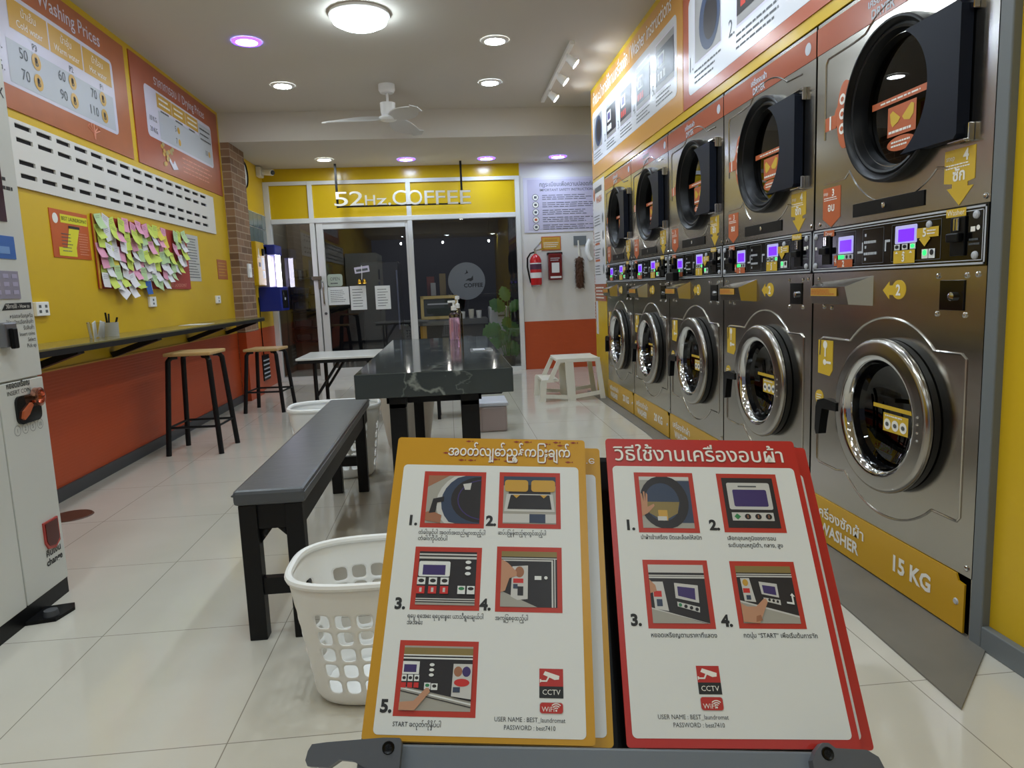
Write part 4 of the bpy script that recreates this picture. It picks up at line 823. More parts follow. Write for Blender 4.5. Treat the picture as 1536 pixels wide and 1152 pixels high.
# bottles on it
PINK = mat('pink_gel', (246, 200, 228), 0.06, spec=0.6, trans=0.75)
r = thing('pump_bottle', 'tall clear pump bottle of pink gel at the far end of the marble table', 'bottle', (0.036, 4.92, 0.76))
b = MB(); b.lathe((0.036, 4.92, 0.76), (0, 0, 1), [(0.0, 0.0), (0.036, 0.0), (0.038, 0.01), (0.038, 0.135), (0.034, 0.15)], PINK, 24); b.lathe((0.036, 4.92, 0.76), (0, 0, 1), [(0.034, 0.15), (0.038, 0.16), (0.036, 0.172), (0.016, 0.185), (0.016, 0.2)], CLEAR, 24); b.build('body', r)
b = MB(); b.lathe((0.036, 4.92, 0.96), (0, 0, 1), [(0.019, 0), (0.019, 0.028), (0.008, 0.032), (0.008, 0.05), (0.014, 0.052), (0.014, 0.066), (0.0, 0.068)], WPLAST, 16); b.fbox(face_up(1.012, 0.036, 4.92), -0.04, -0.008, 0.014, 0.008, 0.0, 0.014, WPLAST, 0.003); b.build('pump', r)
r = thing('pump_bottle', 'smaller clear pump bottle just behind the pink one', 'bottle', (0.065, 5.08, 0.76))
b = MB(); b.lathe((0.065, 5.08, 0.76), (0, 0, 1), [(0.0, 0.0), (0.032, 0.0), (0.032, 0.17), (0.014, 0.2), (0.014, 0.21)], CLEAR, 20); b.build('body', r)
b = MB(); b.lathe((0.065, 5.08, 0.97), (0, 0, 1), [(0.016, 0), (0.016, 0.03), (0.006, 0.034), (0.006, 0.06), (0.016, 0.062), (0.016, 0.085), (0, 0.087)], WPLAST, 14); b.build('pump', r)
b = MB(); b.fbox(face_up(0.76, 0.17, 3.95), -0.06, -0.10, 0.06, 0.10, 0.0, 0.004, mat('clear_card', (150, 156, 158), 0.15), 0.001); b.rect(face_up(0.76, 0.17, 3.95), -0.045, -0.06, 0.02, 0.06, GREYP, 0.005); tag(b.build('table_card'), 'small pale card lying flat on the marble table', 'card')

# ------------------------------------------------------------------ folding table beyond
r = thing('folding_table', 'low white topped folding table with black trestle legs', 'table', (-0.62, 6.2, 0))
b = MB(); b.box(-1.27, 5.9, 0.572, -0.36, 6.55, 0.59, mat('white_laminate', (226, 226, 222), 0.2), 0.003); b.build('top', r)
b = MB(); b.box(-1.255, 5.91, 0.545, -0.375, 6.54, 0.572, BLACKM); b.build('apron', r)
for x, sg in ((-1.13, 1), (-0.5, -1)):
    for y in (5.96, 6.48):
        b = MB(); b.tube([(x, y, 0.55), (x, y, 0.0)], 0.017, BLACKM, 8); b.build('leg', r)
        b = MB(); b.tube([(x, y, 0.26), (x + sg * 0.2, y, 0.55)], 0.012, BLACKM, 8); b.build('brace', r)
    b = MB(); b.tube([(x, 5.96, 0.16), (x, 6.48, 0.16)], 0.012, BLACKM, 8); b.build('cross_rail', r)
# low black bench and white bin behind the marble table
r = thing('low_bench', 'low black bench behind the legs of the marble table', 'bench', (0.14, 6.2, 0))
b = MB(); b.box(-0.15, 6.02, 0.195, 0.43, 6.30, 0.25, BLACKM, 0.012); b.build('seat', r)
for x in (-0.125, 0.09):
    for y in (6.04, 6.26): b = MB(); b.box(x - 0.014, y - 0.014, 0, x + 0.014, y + 0.014, 0.2, BLACKM); b.build('leg', r)
r = thing('storage_bin', 'white lidded plastic bin on the floor under the marble table', 'bin', (0.3, 5.5, 0))
b = MB(); b.box(0.195, 5.36, 0.0, 0.41, 5.68, 0.2, mat('milky_plastic', (176, 160, 156), 0.3), 0.015); b.build('body', r)
b = MB(); b.box(0.185, 5.35, 0.2, 0.42, 5.69, 0.232, mat('bin_lid', (206, 210, 222), 0.3), 0.01); b.build('lid', r)

# ------------------------------------------------------------------ laundry baskets
def superell(a, bb, t, e=3.2):
    c, s = math.cos(t), math.sin(t); return (a * math.copysign(abs(c) ** (2 / e), c), bb * math.copysign(abs(s) ** (2 / e), s))
def make_basket(h=0.365):
    r = thing('laundry_basket', 'x', 'basket')
    NC_, rows = 26, 5
    z0 = 0.0
    # arc-length even angles at mid height
    N = 720; pts = [superell(0.27, 0.185, 2 * math.pi * i / N) for i in range(N + 1)]
    L = [0]
    for i in range(N): L.append(L[-1] + math.dist(pts[i], pts[i + 1]))
    def at(s):
        s = (s % 1.0) * L[-1]
        import bisect
        i = max(0, min(N - 1, bisect.bisect_right(L, s) - 1)); f = (s - L[i]) / (L[i + 1] - L[i]); return 2 * math.pi * (i + f) / N
    def P(s, z):
        k = z / h; a = 0.215 + 0.055 * k; bb = 0.145 + 0.04 * k
        if z < 0.03: q = (0.03 - z) / 0.03; a -= 0.02 * q * q; bb -= 0.02 * q * q
        x, y = superell(a, bb, at(s)); return Vector((x, y, z))
    b = MB()
    zb = [0.045 + (0.285 - 0.045) * i / rows for i in range(rows + 1)]
    def grid(zl, holes):
        for i in range(len(zl) - 1):
            for c in range(NC_):
                s0, s1 = c / NC_, (c + 1) / NC_; za, zc = zl[i], zl[i + 1]
                ang = at((s0 + s1) / 2); x, y = superell(1, 1, ang)
                solid = not holes or (abs(abs(math.atan2(y, x)) - math.pi / 2) > 0.95 and abs(x) < 0.97) or c % 20 in (-1,)
                corner = abs(abs(x) - abs(y)) < 0.22
                if not holes or corner:
                    fr_ = [0.0, 0.166, 0.4005, 0.5995, 0.834, 1.0]; zf = fr_ if holes else [0.0, 1.0]; n = 5
                    b.faces([P(s0 + (s1 - s0) * q, za + (zc - za) * w) for w in zf for q in fr_], [[j * 6 + k, j * 6 + k + 1, j * 6 + 7 + k, j * 6 + 6 + k] for j in range(len(zf) - 1) for k in range(5)], WPLAST)
                    continue
                out, inn = [], []
                M_ = 16
                for k in range(M_):
                    t = 2 * math.pi * (k + 0.5) / M_; cx, sy = math.cos(t), math.sin(t); mm = max(abs(cx), abs(sy))
                    out.append((cx / mm, sy / mm)); e = 3.5
                    inn.append((0.74 * math.copysign(abs(cx) ** (2 / e), cx), 0.82 * math.copysign(abs(sy) ** (2 / e), sy)))
                mp = lambda q: P((s0 + s1) / 2 + q[0] * (s1 - s0) / 2, (za + zc) / 2 + q[1] * (zc - za) / 2)
                cor = [(-1, -1), (1, -1), (1, 1), (-1, 1)]
                b.faces([mp(q) for q in out] + [mp(q) for q in inn], [[k, (k + 1) % M_, M_ + (k + 1) % M_, M_ + k] for k in range(M_)], WPLAST)
                # fill the four cell corners
                for cq, k0 in ((cor[2], 1), (cor[3], 5), (cor[0], 9), (cor[1], 13)):
                    b.faces([mp(out[k0]), mp(cq), mp(out[(k0 + 1) % M_])], [[0, 1, 2]], WPLAST)
    grid([0.0, 0.012, 0.03, 0.045], False); grid(zb, True); grid([0.285, 0.325, h - 0.01], False)
    bmesh.ops.remove_doubles(b.bm, verts=b.bm.verts, dist=0.0006)
    body = b.build('basket_body', r, angle=50)
    md = body.modifiers.new('wall', 'SOLIDIFY'); md.thickness = 0.004; md.offset = 0
    b = MB(); n = 80; b.tube([P(i / n, h - 0.012) * 1.0 + Vector((0, 0, 0.006)) for i in range(n)], 0.011, WPLAST, 8, True)
    b.build('rim', r)
    b = MB(); b.faces([P(i / n, 0.004) for i in range(n)], [list(range(n))], WPLAST); b.build('base', r)
    return r
bk = make_basket(); bk.location = (-0.20, 1.93, 0); bk['label'] = 'white plastic laundry basket with square holes, just behind the sign boards'; bk['group'] = 'white plastic laundry baskets'
dup(bk, (-0.72, 4.33, 0), 'white plastic laundry basket standing behind the grey bench', 'white plastic laundry baskets', 0.1).scale = (1.0, 1.0, 1.2)
r = thing('laundry_hamper', 'tall round cream laundry hamper under the marble table', 'hamper', (-0.33, 5.06, 0))
b = MB(); b.lathe((-0.33, 5.06, 0), (0, 0, 1), [(0.0, 0.004), (0.14, 0.0), (0.15, 0.02), (0.215, 0.44), (0.222, 0.455), (0.23, 0.5), (0.22, 0.51), (0.21, 0.5), (0.205, 0.44), (0.14, 0.02)], mat('hamper_cream', (206, 198, 186), 0.5, bump=((30, 30, 60), 0.3)), 36); b.build('body', r)
b = MB(); b.lathe((-0.33, 5.06, 0.455), (0, 0, 1), [(0.228, 0.0), (0.236, 0.01), (0.236, 0.045), (0.226, 0.055)], CREAM, 36); b.build('rim', r)

# ------------------------------------------------------------------ step stool
r = thing('step_stool', 'white plastic two step stool by the end of the machine row', 'step stool', (1.2, 6.95, 0))
b = MB(); b.box(1.0, 6.68, 0.375, 1.42, 7.08, 0.405, CREAM, 0.01); b.build('top_step', r)
b = MB(); b.box(0.86, 6.66, 0.185, 1.02, 7.06, 0.21, CREAM, 0.008); b.build('lower_step', r)
for y0, y1 in ((6.64, 6.675), (7.08, 7.115)):
    f2 = face_back(y1); kk = 0.0
    b = MB()
    b.prism(f2, [(0.83, 0), (0.88, 0), (0.895, 0.05), (1.19, 0.05), (1.195, 0), (1.25, 0), (1.15, 0.41), (1.02, 0.41), (0.995, 0.37), (0.945, 0.215), (0.85, 0.215), (0.84, 0.18)], 0, y1 - y0, CREAM) if False else None
    for pts in ([(0.825, 0), (0.885, 0), (0.90, 0.205), (0.85, 0.21), (0.84, 0.19)], [(0.85, 0.185), (0.97, 0.185), (0.97, 0.21), (0.85, 0.21)], [(0.91, 0.20), (0.955, 0.20), (1.045, 0.385), (1.01, 0.40)], [(1.0, 0.37), (1.42, 0.37), (1.42, 0.405), (1.01, 0.405)], [(0.88, 0.035), (1.12, 0.015), (1.12, 0.05), (0.88, 0.07)], [(1.10, 0.0), (1.18, 0.0), (1.16, 0.40), (1.08, 0.40)], [(1.42, 0.39), (1.375, 0.39), (1.42, 0.0), (1.47, 0.0)], [(1.15, 0.015), (1.44, 0.05), (1.44, 0.085), (1.15, 0.05)]):
        kk += 0.0007; b.prism(f2, pts, kk, y1 - y0 - kk, CREAM)
    b.build('side_frame', r)

# ------------------------------------------------------------------ things on the white back wall
r = thing('safety_notice', 'large lavender safety instructions board on the white back wall', 'notice', (1.6, YB, 2.15))
b = MB(); b.fbox(fb, 1.045, 1.80, 2.16, 2.50, 0.003, 0.008, LAV2); b.fbox(fb, 1.10, 1.835, 2.12, 2.475, 0.008, 0.010, LAV); b.text('กฎระเบียบเพื่อความปลอดภัย', fb, 1.62, 2.385, 0.075, INK2, 0.0115, 'CENTER', w=0.72, bold=0.006); b.text('IMPORTANT SAFETY INSTRUCTIONS', fb, 1.62, 2.325, 0.045, INK2, 0.0115, 'CENTER', w=0.72, bold=0.006)
for k in range(5): b.disc(fb, 1.20, 2.25 - 0.095 * k, 0.042, WINK, 0.0115); b.annulus(fb, 1.20, 2.25 - 0.095 * k, 0.036, 0.042, INK2, 0.0125); b.rect(fb, 1.183, 2.235 - 0.095 * k, 1.217, 2.265 - 0.095 * k, OSTK if k == 3 else INK2, 0.0125); b.lines(fb, 1.29, 2.21 - 0.095 * k, 2.05, 2.285 - 0.095 * k, 3, INK2, 0.0115, 100 + k, 0.3)
b.build('printed_sheet', r)
r = thing('orange_notice', 'small orange notice between safety board and red box', 'notice', (1.39, YB, 1.65))
b = MB(); b.fbox(fb, 1.26, 1.565, 1.52, 1.745, 0, 0.006, OSTK); b.rect(fb, 1.272, 1.577, 1.508, 1.733, GOLD, 0.007); b.text('BEST LAUNDROMAT', fb, 1.39, 1.69, 0.028, OSTK, 0.008, 'CENTER', w=0.17); b.lines(fb, 1.29, 1.60, 1.49, 1.675, 3, WINK, 0.008, 110, 0.35); b.build('printed_sheet', r)
r = thing('fire_extinguisher', 'red fire extinguisher on the white back wall', 'fire extinguisher', (1.165, YB - 0.1, 1.3))
RED = mat('extinguisher_red', (196, 26, 32), 0.28)
b = MB(); b.lathe((1.165, YB - 0.09, 1.12), (0, 0, 1), [(0.0, 0.0), (0.07, 0.0), (0.075, 0.02), (0.075, 0.32), (0.06, 0.36), (0.03, 0.39), (0.02, 0.40), (0.0, 0.40)], RED, 28); b.build('cylinder', r)
b = MB(); b.lathe((1.165, YB - 0.09, 1.12), (0, 0, 1), [(0.0757, 0.09), (0.0757, 0.16)], WHITE, 28); b.lathe((1.165, YB - 0.09, 1.12), (0, 0, 1), [(0.0757, 0.20), (0.0757, 0.27)], mat('label_dark', (90, 50, 76), 0.4), 28); b.lathe((1.165, YB - 0.09, 1.12), (0, 0, 1), [(0.076, 0.27), (0.076, 0.285)], WHITE, 28); b.build('label_band', r)
b = MB(); b.cyl((1.165, YB - 0.09, 1.51), (1.165, YB - 0.09, 1.56), 0.018, CHROME); b.bar((1.15, YB - 0.09, 1.56), (1.28, YB - 0.09, 1.585), 0.012, 0.02, CHROME); b.bar((1.15, YB - 0.09, 1.57), (1.255, YB - 0.09, 1.68), 0.012, 0.02, CHROME); b.build('valve_handle', r)
b = MB(); b.tube([(1.15, YB - 0.09, 1.545), (1.10, YB - 0.09, 1.53), (1.06, YB - 0.09, 1.47), (1.055, YB - 0.09, 1.36), (1.075, YB - 0.09, 1.24), (1.092, YB - 0.1, 1.15)], 0.011, BLACK); b.build('hose', r)
b = MB(); b.box(1.10, YB - 0.09, 1.10, 1.23, YB, 1.12, CHROME); b.build('wall_bracket', r)
r = thing('wall_box', 'dark red wall box beside the fire extinguisher', 'box', (1.42, YB, 1.35))
DR = mat('dark_red_plastic', (112, 24, 32), 0.3)
b = MB(); b.box(1.335, YB - 0.10, 1.175, 1.515, YB, 1.52, DR, 0.012); b.box(1.325, YB - 0.09, 1.50, 1.525, YB, 1.535, BLACK, 0.008); b.build('case', r)
ff = face_back(YB - 0.10); b = MB(); b.rect(ff, 1.375, 1.27, 1.475, 1.40, WHITE, 0.0015); b.rect(ff, 1.355, 1.20, 1.50, 1.225, WHITE, 0.0015); b.lines(ff, 1.36, 1.42, 1.49, 1.47, 2, GREYP, 0.0015, 111); b.build('label_sheet', r)
r = thing('feather_duster', 'brown feather duster hanging on the white back wall', 'duster', (1.75, YB - 0.05, 1.3))
b = MB(); rn = random.Random(5); c0 = Vector((1.75, YB - 0.06, 0))
BRN = mat('brown_feathers', (84, 54, 34), 0.8, var=(30, 0.35))
prof = [(0.012, 1.47), (0.04, 1.44), (0.058, 1.38), (0.062, 1.28), (0.066, 1.18), (0.06, 1.10), (0.03, 1.06), (0.0, 1.05)]
b.lathe(c0, (0, 0, 1), [(r_ * 0.8, z) for r_, z in prof], BRN, 16)
for k in range(260):
    z = rn.uniform(1.08, 1.46); a = rn.uniform(0, 6.283); rr = 0.045; p = c0 + Vector((rr * math.cos(a), rr * math.sin(a), z)); d = Vector((math.cos(a), math.sin(a), -1.4)).normalized(); L_ = rn.uniform(0.03, 0.05)
    sd = Vector((-math.sin(a), math.cos(a), 0)) * 0.009
    b.faces([p - sd, p + sd, p + d * L_ + sd * 0.6, p + d * L_ * 1.15, p + d * L_ - sd * 0.6], [[0, 1, 2, 3, 4]], BRN)
b.build('feathers', r)
b = MB(); b.cyl((1.75, YB - 0.06, 1.46), (1.745, YB - 0.04, 1.68), 0.009, CREAM); b.build('handle', r)
b = MB(); b.tube([(1.90, YB - 0.04, 1.68), (1.87, YB - 0.045, 1.62), (1.86, YB - 0.05, 1.54), (1.88, YB - 0.05, 1.46), (1.91, YB - 0.045, 1.42)], 0.03, WPLAST, 10); tag(b.build('dust_pan'), 'white plastic scoop hanging beside the feather duster', 'scoop')
b = MB(); b.fbox(fb, 1.69, 1.62, 1.86, 1.74, 0, 0.012, GREYT, 0.003); tag(b.build('hook_plate'), 'grey hook plate above the feather duster', 'hook')

# ------------------------------------------------------------------ hanging shop sign
ys = 9.1; fs = face_back(ys)
r = thing('shop_sign', 'hanging white letter shop sign over the glass door', 'sign', (-0.5, ys, 2.25))
SIGNW = mat('sign_white', (236, 232, 222), 0.35)
for ch, u0, u1, z0, hh in (('5', -1.33, -1.165, 2.178, 0.175), ('2', -1.145, -0.975, 2.178, 0.175), ('H', -0.955, -0.835, 2.178, 0.125), ('z', -0.815, -0.695, 2.178, 0.125), ('.', -0.675, -0.64, 2.175, 0.175), ('C', -0.62, -0.445, 2.172, 0.18), ('O', -0.43, -0.255, 2.168, 0.182), ('F', -0.225, -0.105, 2.168, 0.172), ('F', -0.085, 0.03, 2.165, 0.172), ('E', 0.06, 0.19, 2.163, 0.172), ('E', 0.215, 0.35, 2.16, 0.172)):
    b = MB(); b.text(ch, fs, 0, 0, hh / 0.715, SIGNW, 0.0, 'LEFT', depth=0.03, bold=0.0, res=4)
    xs = [v.co.x for v in b.bm.verts]; zs_ = [v.co.z for v in b.bm.verts]
    kx = (u1 - u0) / (max(xs) - min(xs)); 
    for v in b.bm.verts: v.co.x = u0 + (v.co.x - min(xs)) * kx; v.co.z = z0 + v.co.z
    b.build('letter', r, smooth=False)
b = MB(); b.box(-1.31, ys, 2.16, 0.35, ys + 0.02, 2.178, BLACKM); b.build('bottom_rail', r)
for x in (-1.30, 0.24): b = MB(); b.box(x - 0.013, ys + 0.02, 2.16, x + 0.013, ys + 0.046, ZL, BLACKM); b.build('hanging_rod', r)

# papers on the door, bell
fd = face_back(YB + 0.007)
for u0, v0, u1, v1, m, lb in ((-1.54, 0.965, -1.275, 1.195, WHITE, 'white printed sheet on the glass door nearest its handle'), (-1.26, 0.89, -1.055, 1.20, WHITE, 'tall white printed sheet in the middle of the glass door'), (-0.94, 0.885, -0.745, 1.19, WHITE, 'white printed sheet on the far side of the glass door')):
    b = MB(); b.fbox(fd, u0, v0, u1, v1, 0.0005, 0.0025, m); b.lines(fd, u0 + 0.03, v0 + 0.03, u1 - 0.03, v1 - 0.03, 7, INK2, 0.003, int(u0 * -100), 0.25); tag(b.build('paper_sheet'), lb, 'paper', 'papers on the glass door')
b = MB(); b.prism(fd, MB.rr(-1.535, 1.205, -1.345, 1.36, 0.03), 0.0005, 0.003, mat('pale_green_sign', (176, 190, 176), 0.4)); b.text('OPEN', fd, -1.44, 1.28, 0.06, INK2, 0.004, 'CENTER', w=0.12); b.lines(fd, -1.5, 1.225, -1.38, 1.26, 1, INK2, 0.004, 4); tag(b.build('open_sign'), 'small pale green rounded sign above the papers on the glass door', 'sign')
b = MB(); f2 = F(fd.p(-1.18, 1.355, 0.003), (1, 0, 0.12), (-0.12, 0, 1)); b.fbox(f2, 0, 0, 0.19, 0.08, 0, 0.002, LAV2); b.rect(f2, 0.02, 0.02, 0.17, 0.05, INK2, 0.003); tag(b.build('hanging_card'), 'tilted white card hanging above the gold bell on the door', 'card')
r = thing('door_bell', 'small gold bell hanging on the glass door', 'bell', (-1.09, YB - 0.03, 1.27))
GOLDM = mat('gold_metal', (214, 168, 60), 0.25, 1.0)
for dx in (-0.03, 0.03):
    b = MB(); b.lathe((-1.095 + dx, YB - 0.03, 1.225), (dx * 2, 0, 1), [(0.035, 0), (0.024, 0.015), (0.02, 0.045), (0.008, 0.06), (0.0, 0.062)], GOLDM, 16); b.build('bell_cup', r)
b = MB(); b.tube([(-1.095, YB - 0.028, 1.28), (-1.09, YB - 0.02, 1.36), (-1.09, YB - 0.01, 1.46)], 0.004, WPLAST, 6); b.build('string', r)
b = MB(); b.box(-1.72, YB - 0.075, 1.29, -1.60, YB - 0.03, 1.34, mat('brown_lock', (96, 84, 72), 0.4), 0.006); b.box(-1.645, YB - 0.07, 1.18, -1.615, YB - 0.03, 1.29, mat('brown_lock', (96, 84, 72), 0.4), 0.006); tag(b.build('door_latch'), 'brown latch with padlock on the door post', 'lock')

# ------------------------------------------------------------------ dark coffee shop behind the glass
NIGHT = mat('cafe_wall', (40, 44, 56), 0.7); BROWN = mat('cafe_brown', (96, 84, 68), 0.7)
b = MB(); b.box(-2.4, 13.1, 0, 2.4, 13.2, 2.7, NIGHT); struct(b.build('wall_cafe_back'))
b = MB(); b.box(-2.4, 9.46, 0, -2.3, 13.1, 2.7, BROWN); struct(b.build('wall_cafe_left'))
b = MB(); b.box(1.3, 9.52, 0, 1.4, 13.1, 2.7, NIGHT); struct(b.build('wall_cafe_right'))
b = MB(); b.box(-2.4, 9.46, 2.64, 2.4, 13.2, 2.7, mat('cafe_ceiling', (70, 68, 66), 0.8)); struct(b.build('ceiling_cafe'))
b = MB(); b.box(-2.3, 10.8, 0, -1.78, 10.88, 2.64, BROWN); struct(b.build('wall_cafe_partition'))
for k, z in enumerate((0.42, 0.62, 0.86, 1.10, 1.34)):
    lab = ['lowest dark shelf seen through the side window', 'second dark shelf from the bottom behind the side window', 'middle dark shelf behind the side window', 'second dark shelf from the top behind the side window', 'topmost dark shelf behind the side window'][k]
    b = MB(); b.box(-2.28, 10.58, z, -1.85, 10.8, z + 0.02, BLACKM); tag(b.build('wall_shelf'), lab, 'shelf', 'dark shelves behind the side window')
    b = MB(); rn = random.Random(k); 
    b.box(-2.25, 10.62, z + 0.02, -2.03 + 0.03 * (k % 2), 10.76, z + 0.12 + 0.02 * (k % 3), mat('dark_goods', (46, 40, 38), 0.5), 0.02); tag(b.build('shelf_box'), ['dark box on the lowest shelf', 'dark box on the second shelf from the bottom', 'dark box on the middle shelf', 'dark box on the second shelf from the top', 'dark box on the topmost shelf'][k] + ' behind the side window', 'box', 'boxes on the dark shelves')
r = thing('refrigerator', 'tall black refrigerator inside the dark coffee shop', 'refrigerator', (-0.98, 10.9, 0))
b = MB(); b.box(-1.25, 10.6, 0.02, -0.70, 11.2, 1.55, mat('fridge_black', (44, 46, 52), 0.3), 0.015); b.build('body', r)
b = MB(); b.box(-0.74, 10.57, 0.55, -0.715, 10.6, 1.42, mat('fridge_handle', (120, 126, 150), 0.3, 0.6), 0.004); b.build('door_handle', r)
r = thing('side_stand', 'grey slatted stand on the floor inside the glass door', 'stand', (-1.45, 9.75, 0))
b = MB(); b.box(-1.56, 9.6, 0.24, -1.27, 9.9, 0.27, mat('stand_grey', (150, 150, 146), 0.5)); 
for k in range(5): b.box(-1.56 + 0.065 * k, 9.6, 0.0, -1.535 + 0.065 * k, 9.62, 0.25, mat('stand_grey', (150, 150, 146), 0.5))
b.build('slatted_body', r)
r = thing('coffee_counter', 'grey coffee counter behind the window', 'counter', (0.05, 10.6, 0))
b = MB(); b.box(-0.48, 10.25, 0.60, 0.56, 10.95, 0.68, mat('counter_grey', (92, 94, 94), 0.35), 0.005); b.build('worktop', r)
b = MB(); b.box(-0.42, 10.35, 0.0, 0.5, 10.9, 0.60, mat('counter_front', (40, 40, 42), 0.6)); b.box(-0.42, 10.32, 0.1, -0.33, 10.36, 0.6, GOLD); b.build('front', r)
r = thing('chalkboard', 'gold framed chalkboard leaning on the coffee counter', 'chalkboard', (-0.12, 10.45, 0.68))
f2 = F((-0.40, 10.38, 0.682), (1, 0, 0), (0, 0.2, 1))
b = MB(); 
for u0, v0, u1, v1 in ((0, 0, 0.54, 0.045), (0, 0.30, 0.54, 0.345), (0, 0, 0.045, 0.345), (0.495, 0, 0.54, 0.345)): b.fbox(f2, u0, v0, u1, v1, 0, 0.02, mat('gold_frame', (206, 178, 96), 0.4), 0.004)
b.build('frame', r)
b = MB(); b.rect(f2, 0.03, 0.03, 0.51, 0.32, mat('chalk_black', (52, 60, 56), 0.6), 0.006); b.rect(f2, 0.10, 0.215, 0.40, 0.235, GREYP, 0.007); b.build('slate', r)
r = thing('round_cafe_sign', 'large pale round coffee sign behind the window', 'sign', (0.28, 12.0, 1.25))
f2 = face_back(11.0); b = MB(); b.prism(f2, MB.circ(0.30, 1.225, 0.285, None, 40), -0.02, 0, mat('round_sign', (150, 156, 166), 0.5)); b.text('COFFEE', f2, 0.40, 1.13, 0.085, INK, 0.002, 'CENTER', bold=0.028); b.poly(f2, [(0.28, 1.23), (0.32, 1.26), (0.37, 1.27), (0.40, 1.31), (0.40, 1.24), (0.36, 1.22), (0.33, 1.235)], INK, 0.002); b.poly(f2, [(0.27, 1.33), (0.30, 1.36), (0.30, 1.40), (0.33, 1.35)], INK, 0.002); b.rect(f2, 0.30, 0.68, 0.32, 0.95, BLACKM, -0.021); b.build('disc', r)
b = MB(); b.cyl((0.30, 11.04, 0.0), (0.30, 11.04, 0.95), 0.02, BLACKM); b.build('post', r)
b = MB(); b.box(0.58, 10.1, 0.0, 0.86, 10.5, 0.84, mat('white_cabinet', (220, 222, 224), 0.35), 0.02); b.rect(face_back(10.1), 0.70, 0.70, 0.80, 0.72, INK2, 0.002); tag(b.build('white_cabinet'), 'white cabinet standing behind the window next to the plant', 'cabinet')
for k, (x, z, lb) in enumerate(((0.20, 0.05, 'pale cup on the coffee counter beside the chalkboard'), (0.33, 0.065, 'pale jar near the end of the coffee counter'), (0.44, 0.055, 'pale cup at the very end of the coffee counter'))):
    b = MB(); b.lathe((x, 10.4, 0.68), (0, 0, 1), [(0, 0), (0.035, 0), (0.042, z * 2), (0.038, z * 2), (0.03, 0.01)], WPLAST if k != 1 else CREAM, 18); tag(b.build('cup'), lb, 'cup')
for k, (x, w_, h_, m) in enumerate(((-0.32, 0.12, 0.30, mat('shelf_red', (120, 60, 56), 0.6)), (-0.12, 0.10, 0.34, mat('shelf_tan', (150, 132, 92), 0.6)), (-0.26, 0.08, 0.2, mat('shelf_white', (180, 180, 184), 0.6)))):
    lb = ['dull red package on the back shelf of the coffee shop', 'tan package on the back shelf of the coffee shop', 'pale carton in front of the red package in the coffee shop'][k]
    b = MB(); b.box(x, 11.3 - 0.1 * (k == 2), 1.02, x + w_, 11.4 - 0.11 * (k == 2), 1.02 + h_, m, 0.006); tag(b.build('package'), lb, 'package')
b = MB(); b.box(-0.45, 11.08, 0.98, 0.95, 11.5, 1.02, BLACKM); b.box(-0.45, 11.46, 0.0, 0.95, 11.5, 1.02, BLACKM); tag(b.build('back_shelf'), 'dark back shelf inside the coffee shop', 'shelf')
for x, lb in ((-0.75, 'small bare pendant bulb added in the coffee shop, nearest the refrigerator'), (-0.04, 'small bare pendant bulb added in the coffee shop, above the chalkboard'), (0.75, 'small bare pendant bulb added in the coffee shop, above the plant')):  # bulbs added to give the dark coffee shop some light
    r = thing('added_pendant', lb, 'pendant lamp', (x, 12.4, 2.64), 'added pendant bulbs in the coffee shop')
    b = MB(); b.tube([(x, 12.4, 2.64), (x, 12.4, 1.93)], 0.004, BLACK, 6); b.build('cord', r)
    b = MB(); b.lathe((x, 12.4, 1.93), (0, 0, -1), [(0.006, 0), (0.013, 0.008), (0.014, 0.02), (0.008, 0.03), (0.0, 0.032)], mat('lamp_added_pendant', (255, 255, 255), 0.5, emit=(255, 250, 240), strength=200.0), 16); b.build('bulb', r)
